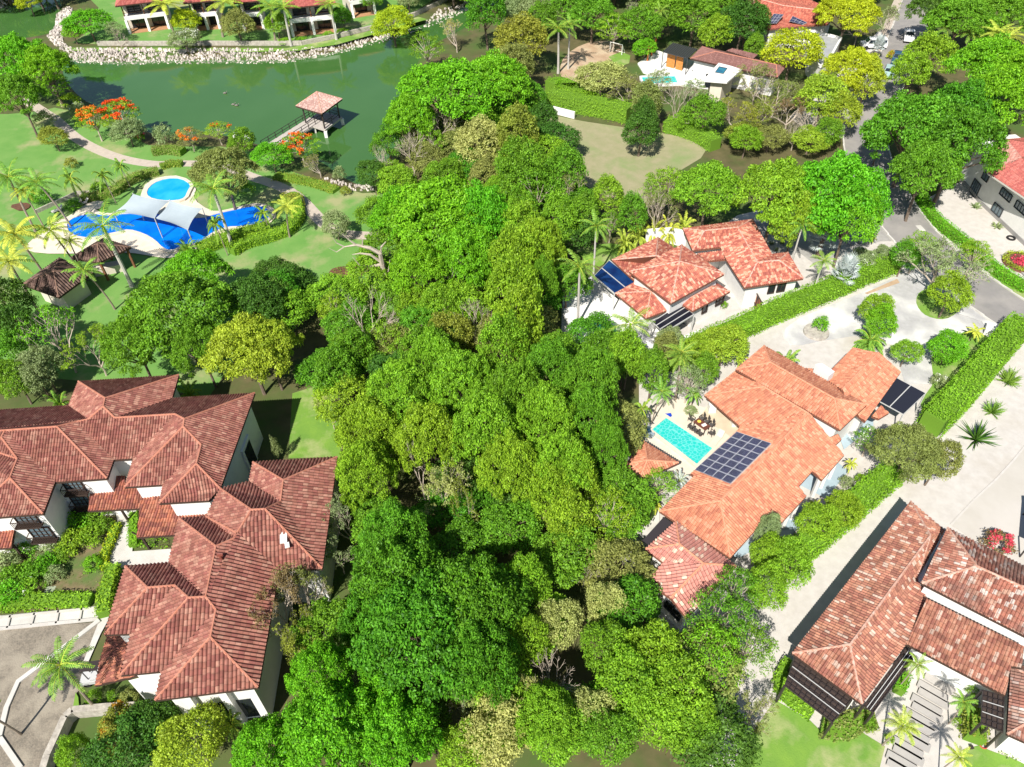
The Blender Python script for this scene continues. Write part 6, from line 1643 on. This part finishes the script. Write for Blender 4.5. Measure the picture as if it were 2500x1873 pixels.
# ================================================================ cars
m_tyre=M('black tyre',(.02,.02,.02)); m_cg=M('car glass',(.02,.03,.04),rough=.06,spec=.8)
def car(s,ang,kind,paint,label,L=4.6,Wd=1.85):
    c=W(pts(s)[0],.7); c.z=.14; r_=root('parked_car' if kind!='pickup' else 'parked_pickup',c,label,'car' if kind!='pickup' else 'pickup','vehicles parked by the upper road')
    m=Matrix.Rotation(ang,3,'Z'); T_=lambda x,y,z: c+m@Vector((x,y,z))
    prof={'pickup':[(2.6,.45),(2.62,.95),(1.35,1.1),(.75,1.72),(-.55,1.75),(-.75,1.12),(-2.6,1.1),(-2.6,.45)],'car':[(2.25,.4),(2.28,.8),(1.2,.98),(.5,1.45),(-1.2,1.48),(-2.0,1.0),(-2.25,.95),(-2.25,.4)],'van':[(2.3,.4),(2.3,1.0),(1.6,1.15),(1.0,1.85),(-2.15,1.85),(-2.3,1.1),(-2.3,.4)]}[kind]
    mb=MB(); w2=Wd/2
    def yw(z): return w2 if z<1.15 else w2*.8
    n=len(prof)
    for i in range(n):
        a,b=prof[i],prof[(i+1)%n]; mb.face([T_(a[0],-yw(a[1]),a[1]),T_(b[0],-yw(b[1]),b[1]),T_(b[0],yw(b[1]),b[1]),T_(a[0],yw(a[1]),a[1])])
    low=[p for p in prof if p[1]<1.16]
    for s_ in(-1,1): mb.face([T_(p[0],s_*yw(p[1]),p[1]) for p in prof])
    body_=mb.build('body',paint,r_)
    # glass set just proud of the cabin
    hi=[p for p in prof if p[1]>1.2]; f0=prof[prof.index(hi[0])-1]; b0=prof[prof.index(hi[-1])+1]
    def glassq(a,b,nm):
        g=MB(); ax,az=a;bx,bz=b; dx,dz=bx-ax,bz-az; k=.015; nx,nz=(-dz,dx); l=math.hypot(nx,nz); nx,nz=nx/l*k,nz/l*k
        if nz<0: nx,nz=-nx,-nz
        A_=(ax+dx*.12+nx,az+dz*.12+nz);B_=(ax+dx*.9+nx,az+dz*.9+nz)
        g.face([T_(A_[0],-yw(az)*.86,A_[1]),T_(B_[0],-yw(bz)*.9,B_[1]),T_(B_[0],yw(bz)*.9,B_[1]),T_(A_[0],yw(az)*.86,A_[1])]); g.build(nm,m_cg,r_)
    glassq(f0,hi[0],'windscreen'); glassq(b0,hi[-1],'rear_window')
    for s_ in(-1,1):
        g=MB(); z0=f0[1]+.05; z1=hi[0][1]-.12
        def yy(z): t=(z-f0[1])/(hi[0][1]-f0[1]); return s_*(w2+(w2*.8-w2)*t+.015)
        g.face([T_(f0[0]-.25,yy(z0),z0),T_(b0[0]+.25,yy(z0),z0),T_(hi[-1][0]+.05,yy(z1),z1),T_(hi[0][0]-.05,yy(z1),z1)]); g.build('side_window',m_cg,r_)
    wx=.32*L
    for x in(-wx,wx):
        for s_ in(-1,1):
            q=T_(x,s_*(w2-.1),.36); ax=m@Vector((0,1,0)); g=MB(); g.tube([q-ax*.12,q+ax*.12],.36,14); g.build('wheel',m_tyre,r_)
    for s_ in(-1,1):
        g=MB(); g.box(T_(prof[1][0]-.03,s_*w2*.7,prof[1][1]-.12),(.1,.35,.16),ang); g.build('headlight',M('headlight lens',(.7,.7,.7),rough=.1),r_)
    if kind=='pickup':
        g=MB(); g.box(T_(-1.7,0,1.13),(1.7,Wd*.82,.03),ang); g.build('truck_bed',m_dkm,r_)
m_cw=M('white car paint',(.78,.78,.78),rough=.25,spec=.6);m_cb=M('dark blue car paint',(.03,.09,.15),rough=.25,spec=.7);m_cs=M('silver green car paint',(.35,.5,.48),rough=.3,spec=.7)
ra=-2.0
car('H 478,250',R(248),'pickup',m_cw,'white pickup parked on the road near the top')
car('H 400,405',R(243),'pickup',m_cb,'dark blue pickup parked at the road edge')
car('H 342,497',R(243),'car',m_cs,'pale silver car parked just behind the dark blue pickup')
car('H 232,310',R(175),'van',m_cw,'white van parked under trees left of the road')
# ================================================================ goal
g0,g1=W(pts('Z3 912,402')[0],0),W(pts('Z3 1003,425')[0],0); e=(g1-g0).normalized(); n=Vector((-e.y,e.x,0))
r_=root('football_goal',g0,'white football goal frame on the dirt clearing','goal'); mb=MB(); H_=1.9
mb.tube([g0,g0+Vector((0,0,H_)),g1+Vector((0,0,H_)),g1],.09,6); mb.build('goal_frame',m_white,r_)
mb=MB(); mb.tube([g0+Vector((0,0,H_)),g0+n*1.2+Vector((0,0,.05)),g1+n*1.2+Vector((0,0,.05)),g1+Vector((0,0,H_))],.05,6); mb.build('rear_frame',m_white,r_)
# ================================================================ pool furniture at the orange villa
def chair(r_par,c,ang,col,label,grp):
    r_=root('garden_chair',c,label,'chair',grp); m=Matrix.Rotation(ang,3,'Z'); T_=lambda x,y,z:c+m@Vector((x,y,z))
    mb=MB(); mb.box(T_(0,0,.45),(.5,.5,.05),ang); mb.build('seat',col,r_)
    mb=MB(); mb.bar(T_(-.25,0,.5),T_(-.34,0,1.0),.5,.04); mb.build('backrest',col,r_)
    for x in(-.24,.24):
        for y in(-.24,.24): mb=MB(); mb.bar(T_(x,y,0),T_(x,y,.66 if x>0 else .66),.045); mb.build('leg',m_dkm,r_)
    mb=MB()
    for y in(-.26,.26): mb.bar(T_(-.28,y,.68),T_(.26,y,.68),.05)
    mb.build('armrest',m_dkm,r_)
a=W(pts('J 850,290')[0],.75);b=W(pts('J 972,375')[0],.75);d=W(pts('J 800,335')[0],.75); e=(b-a).normalized(); n=Vector((-e.y,e.x,0)); n=n if n.dot(d-a)>0 else -n; L=(b-a).length; wd=abs((d-a).dot(n)); tc=(a+b)/2+n*wd/2; tc.z=0
r_=root('dining_table',tc,'dark brown rectangular dining table with yellow bowl beside the turquoise pool','table'); ang=math.atan2(e.y,e.x)
mb=MB(); mb.box(tc+Vector((0,0,.73)),(L,wd,.05),ang); mb.build('table_top',M('dark brown table',(.13,.045,.03)),r_)
for x in(-1,1):
    for y in(-1,1): mb=MB(); q=tc+e*x*(L/2-.1)+n*y*(wd/2-.1); mb.bar(q,q+Vector((0,0,.7)),.08); mb.build('leg',m_dkm,r_)
q=tc-e*.35; o=MB(); o.tube([q+Vector((0,0,.755)),q+Vector((0,0,.86))],[.12,.2],12); ob=o.build('fruit_bowl',M('yellow ceramic',(.75,.55,.08)),None,loc=(q.x,q.y,.755)); tag(ob,'round yellow bowl on the dark dining table','bowl')
q=tc+e*.25+n*-.05; o=MB(); o.box(q+Vector((0,0,.77)),(.5,.35,.03),.5); o.box(q+Vector((.08,.05,.83)),(.2,.2,.1),.2); ob=o.build('table_linen',M('white cloth napkins',(.75,.7,.65)),None,loc=(q.x,q.y,.755)); tag(ob,'crumpled white cloth on the dark dining table','cloth')
m_mesh=M('dark mesh seat',(.09,.08,.075)); k=0
for s,t,nm in((-1,-.6,'left'),(-1,0,'middle'),(-1,.6,'right')):
    chair(r_,tc+n*(wd/2+.45)*1+e*t*1.0,ang+(math.pi/2 if False else 0)+ (math.atan2((-n).y,(-n).x)-ang),m_mesh,nm+' chair on the pool side of the dark dining table','chairs around the dining table')
    chair(r_,tc-n*(wd/2+.45)+e*t*1.0,math.atan2(n.y,n.x),m_mesh,nm+' chair on the villa side of the dark dining table','chairs around the dining table')
for t,nm in((-1,'left'),(1,'right')): chair(r_,tc+e*t*(L/2+.5),math.atan2(-t*e.y,-t*e.x),m_mesh,'end chair at the '+nm+' head of the dark dining table','chairs around the dining table')
q=W(pts('J 1045,210')[0],0); chair(r_,q,1.2,m_mesh,'single chair under the veranda roof of the orange villa',None)
q=W(pts('J 1035,525')[0],0); r_=root('sun_lounger',q,'beige sun lounger with raised back beside the solar roof edge','lounger'); an=math.atan2(*( (W(pts('J 1080,450')[0],0)-W(pts('J 1000,550')[0],0)).yx)); m=Matrix.Rotation(an,3,'Z'); T_=lambda x,y,z:q+m@Vector((x,y,z))
mb=MB(); mb.bar(T_(-1,0,.35),T_(.35,0,.35),.6,.06); mb.build('seat',m_deck,r_); mb=MB(); mb.bar(T_(.35,0,.35),T_(.9,0,.85),.6,.06); mb.build('backrest',m_deck,r_)
for x in(-.9,.5):
    for y in(-.25,.25): mb=MB(); mb.bar(T_(x,y,0),T_(x,y,.33),.05); mb.build('leg',m_dkm,r_)
q=W(pts('J 1095,518')[0],0); r_=root('hose_reel',q,'dark coiled hose beside the beige lounger','hose'); mb=MB(); mb.tube([q+Vector((math.cos(t)*.32,math.sin(t)*.32,.06+t*.006)) for t in [i*.4 for i in range(34)]],.035,5); mb.build('coil',m_tyre,r_)
q=W(pts('J 545,272')[0],.15); o=MB(); o.box(q,(.55,.35,.3),.1); o.box(q+Vector((0,0,.17)),(.6,.4,.05),.1); ob=o.build('cool_box',M('blue plastic',(.01,.06,.5),rough=.4),None,loc=(q.x,q.y,0)); tag(ob,'small blue box at the corner of the turquoise pool','box')
# water slide
r_=root('water_slide',W(pts('J 300,420')[0],0),'curved pale blue water slide running round the rocks into the turquoise pool','slide')
P=smooth_line([W(p,z) for p,z in zip(pts('J 130,250 150,320 185,375 240,415 310,430 375,430'),(1.8,1.6,1.3,1.0,.75,.5))],1)
mb=MB(); m_slide=M('dark wet blue slide',(.10,.24,.36),rough=.2,spec=.6)
mb2=MB()
for a,b in zip(P[:-1],P[1:]):
    e=(b-a).normalized(); n=Vector((-e.y,e.x,0)).normalized(); mb.bar(a,b,.75,.08)
    for s in(-1,1): mb2.bar(a+n*s*.48+Vector((0,0,.0)),b+n*s*.48+Vector((0,0,.0)),.22,.5+.0); 
    mb2.bar(Vector((a.x,a.y,a.z/2-.1)),Vector((b.x,b.y,b.z/2-.1)),.9,max(.2,a.z-.15))
mb.build('chute',m_slide,r_); mb2.build('side_wall',m_bluec,r_)
rk=MB(); rr=random.Random(3)
for i in range(16):
    q=W((pts('J 300,320')[0][0]+rr.uniform(-28,28),pts('J 300,320')[0][1]+rr.uniform(-16,14)),0); s=rr.uniform(.4,.8)
    V=[q+Vector((math.cos(t+i)*s*rr.uniform(.8,1.1),math.sin(t+i)*s*rr.uniform(.7,1.1),0)) for t in (0,1.05,2.1,3.14,4.2,5.2)]; U=[q+(v-q)*.6+Vector((0,0,s*rr.uniform(.5,.8))) for v in V]
    for k in range(6): rk.face([V[k],V[(k+1)%6],U[(k+1)%6],U[k]])
    rk.face(U)
tag(rk.build('garden_rocks',M('white rock',(.62,.59,.54),(.5,.47,.43),3)),'white rocks piled inside the curve of the water slide','rocks',None,'stuff')
# terrace bench, gate, steps and small things -------------------------
A=W(pts('M 1905,755')[0],0);B=W(pts('M 2035,998')[0],0)
r_=root('timber_gate',A,'red brown slatted timber gate with diagonal braces beside the red villa','gate'); mb=MB(); Hg=2.0
mb.bar(A+Vector((0,0,Hg/2)),B+Vector((0,0,Hg/2)),.05,Hg); mb.build('boards',M('red brown timber',(.36,.13,.06),(.28,.1,.05),5),r_)
mb=MB(); e=(B-A)/4; off=Vector((-.08,0,0))
for i in range(5): q=A+e*i+off; mb.bar(q,q+Vector((0,0,Hg+.1)),.1)
for i in range(4): mb.bar(A+e*i+off+Vector((0,0,Hg)),A+e*(i+1)+off+Vector((0,0,.1)),.07)
mb.bar(A+off+Vector((0,0,Hg)),B+off+Vector((0,0,Hg)),.1); mb.bar(A+off+Vector((0,0,.1)),B+off+Vector((0,0,.1)),.1); mb.build('gate_frame',m_dkm,r_)
sl_=[('560,300','640,330'),]
mg=M('light grey paving slab',(.42,.40,.37),(.37,.35,.33),1.5)
rows=[(430,318,660,432),(450,378,632,522),(400,395,600,0)]
s0=pts('I 440,300 655,420')
base=[((438,303),(655,440)),((455,375),(632,520)),((410,385),(640,0)),]
L0=pts('I 425,310')[0]; 
lines=[(430,300,658,425),(452,375,635,520),(405,385,0,0)]
slabs=[((432,300),(660,420)),((450,372),(650,462)),((408,388),(632,518)),((425,445),(655,575)),((378,470),(605,602)),((396,527),(628,648)),((350,552),(578,690)),((330,600),(590,722)),((312,650),(545,770)),((292,690),(560,832)),((285,722),(520,860)),((262,800),(540,930)),((305,780),(515,890)),((270,870),(490,950)),((222,890),(430,1000))]
slabs=[((445+dx-22.5*i+(-14 if i%2 else 14),300+51*i),(660+dx-22.5*i+(-14 if i%2 else 14),425+51*i)) for i,dx in enumerate([0]*13)]
for i,(a,b) in enumerate(slabs):
    A=W(pts('I %f,%f'%a)[0],0);B=W(pts('I %f,%f'%b)[0],0); c=(A+B)/2; r_=None; mb=MB(); mb.bar(Vector((A.x,A.y,.2)),Vector((B.x,B.y,.2)),.62,.14)
    o=mb.build('paving_slab',mg,None,loc=(c.x,c.y,0)); tag(o,'grey slab of the stepped garden path, one of the staggered row','slab','slabs of the stepped garden path')
for i in range(9):
    a=pts('I %f,%f'%(560+16*i,228+8.5*i))[0]; b=pts('I %f,%f'%(532+16.5*i,290+9*i))[0]; A=W(a,0);B=W(b,0); c=(A+B)/2; mb=MB(); mb.bar(Vector((A.x,A.y,.22)),Vector((B.x,B.y,.22)),.1,.06)
    o=mb.build('grating_bar',m_dkm,None,loc=(c.x,c.y,0)); tag(o,'thin dark bar inlaid in the white paving at the path top','bar','dark bars in the paving')
q=W(pts('I 882,790')[0],.05); mb=MB(); mb.tube([q+Vector((math.cos(t)*(.28+.02*math.sin(t*3)),math.sin(t)*.3,.02+t*.004)) for t in [i*.4 for i in range(48)]],.03,5); o=mb.build('garden_hose',M('red hose',(.5,.06,.05)),None,loc=(q.x,q.y,0)); tag(o,'coiled red garden hose on the white paving at the lower right','hose')
for i,(s,l) in enumerate((('I 90,680','small black garden light at the lawn edge left of the stepped path'),('I 792,818','small black garden light at the right lawn corner'))):
    q=W(pts(s)[0],0); mb=MB(); mb.box(q+Vector((0,0,.12)),(.2,.2,.24)); mb.box(q+Vector((0,0,.27)),(.26,.26,.05)); o=mb.build('garden_light',m_dkm,None,loc=(q.x,q.y,0)); tag(o,l,'light','black garden lights')
# tuk canopy by the mansion
P=[W(p,2.2) for p in pts('Y2 625,850 770,828 745,905 610,918')]; c=sum(P,Vector())/4; r_=root('black_canopy_cart',Vector((c.x,c.y,0)),'small black topped golf cart beside the mansion drive','cart')
mb=MB(); mb.prism(P,2.14,2.24,bot=True); mb.build('canopy',m_dkm,r_)
for p in P: q=c+(p-c)*.85; mb=MB(); mb.bar((q.x,q.y,.5),(q.x,q.y,2.15),.06); mb.build('canopy_post',m_dkm,r_)
mb=MB(); e=(P[1]-P[0]).normalized(); an=math.atan2(e.y,e.x); mb.box(Vector((c.x,c.y,.55)),(2.4,1.1,.4),an); mb.box(Vector((c.x,c.y,.85)),(.7,1.0,.3),an); mb.build('body',M('pale cart body',(.5,.5,.5)),r_)
for x in(-.8,.8):
    for y in(-.5,.5): q=Vector((c.x,c.y,.25))+e*x+Vector((-e.y,e.x,0))*y; ax=Vector((-e.y,e.x,0)); g=MB(); g.tube([q-ax*.08,q+ax*.08],.25,12); g.build('wheel',m_tyre,r_)
# stone planter on the drive, tyre and white box
q=W(pts('Z8 605,1305')[0],0); r_=root('stone_planter',q,'round low stone planter on the grey gravel drive','planter'); mb=MB(); mb.tube([q,q+Vector((0,0,.35))],[1.45,1.4],20); mb.build('stone_ring',m_wstone,r_)
q=W(pts('D 421,706')[0],.1); mb=MB(); mb.tube([q+Vector((math.cos(t)*.45,math.sin(t)*.45,.05)) for t in [i*.35 for i in range(19)]],.13,8); o=mb.build('car_tyre',m_tyre,None,loc=(q.x,q.y,0)); tag(o,'dark tyre lying on the white gravel beside the white house','tyre')
plant('a','sage',pts('D 210,507')[0],0,.8,'thin pale bush at the plinth of the white house, upper one',None,fixr=1.0); plant('a','sage',pts('D 340,628')[0],0,.8,'thin pale bush at the plinth of the white house, lower one',None,fixr=1.0)
# islands at the right edge
sheet('grey_gravel_bed',WL('D 352,812 440,880 501,945 700,1000 700,830'),M('grey gravel bed'))
q=W(pts('D 485,862')[0],0); r_=root('round_flower_bed',q,'round flower bed with pink and yellow plants at the right edge','flower bed'); 
mb=MB(); mb.tube([q,q+Vector((0,0,.3))],[2.3,2.2],24); mb.build('soil',m_mulch,r_)
C=[];N=[]; rr=random.Random(4)
for i in range(1200):
    a=rr.uniform(0,6.28); d=rr.uniform(1.6,2.3); C.append((math.cos(a)*d,math.sin(a)*d,.3+rr.uniform(0,.35))); N.append((0,0,1))
me=leafmesh('foliage',np.array(C),np.array(N),.2,3,.5,.7); me.materials.clear(); me.materials.append(LM_['yellow']); o=bpy.data.objects.new('foliage',me); COL.objects.link(o); o.parent=r_
C=[(math.cos(a)*d,math.sin(a)*d,.35+rr.uniform(0,.15)) for a,d in [(rr.uniform(0,6.28),rr.uniform(0,1.4)) for _ in range(300)]]; me=leafmesh('blossom',np.array(C),np.array([(0,0,1.)]*300),.22,5,.8,.6); me.materials.clear(); me.materials.append(LM_['pink']); o=bpy.data.objects.new('blossom',me); COL.objects.link(o); o.parent=r_
q=W(pts('G 925,480')[0],0); r_=plant('S','brown',pts('G 925,480')[0],45,1.6,'bougainvillea bush with pink flowers beside the weathered roof',None,bl=('pink',1.2))
# blue pool edge at right
P=WL('G 1078,295 1055,575 1200,640 1300,300'); r_=root('dark_canopy',P[0],'dark navy canopy at the right edge beside the beige drive','canopy'); mb=MB(); mb.prism(P,2.6,2.66,bot=True); mb.build('cloth',M('navy shade cloth'),r_)
for p in P: mb=MB(); mb.bar((p.x,p.y,0),(p.x,p.y,2.6),.1); mb.build('post',m_dkm,r_)
# white flat gate pillars by the hedge
P=WL('Z8 1905,1260 1980,1280 1960,1345 1890,1320'); r_=root('entrance_wall',P[0],'low white entrance wall at the end of the right hedge','wall'); mb=MB(); mb.prism(P,0,.9); mb.build('wall',m_white,r_)
# loungers and umbrellas on resort deck
for i,s in enumerate(('Z5 440,375','Z5 590,330','Z5 640,320')):
    q=W(pts(s)[0],0); r_=root('sun_lounger',q,['left','middle','right'][i]+' pale lounger on the deck at the far left end of the blue pool','lounger','loungers on the blue pool deck')
    mb=MB(); mb.box(q+Vector((0,0,.35)),(1.3,.6,.08),.7); mb.build('seat',m_conc,r_); mb=MB(); mb.box(q+Vector((.6,.5,.6)),(.7,.6,.06),.7,0,-.8); mb.build('backrest',m_conc,r_)
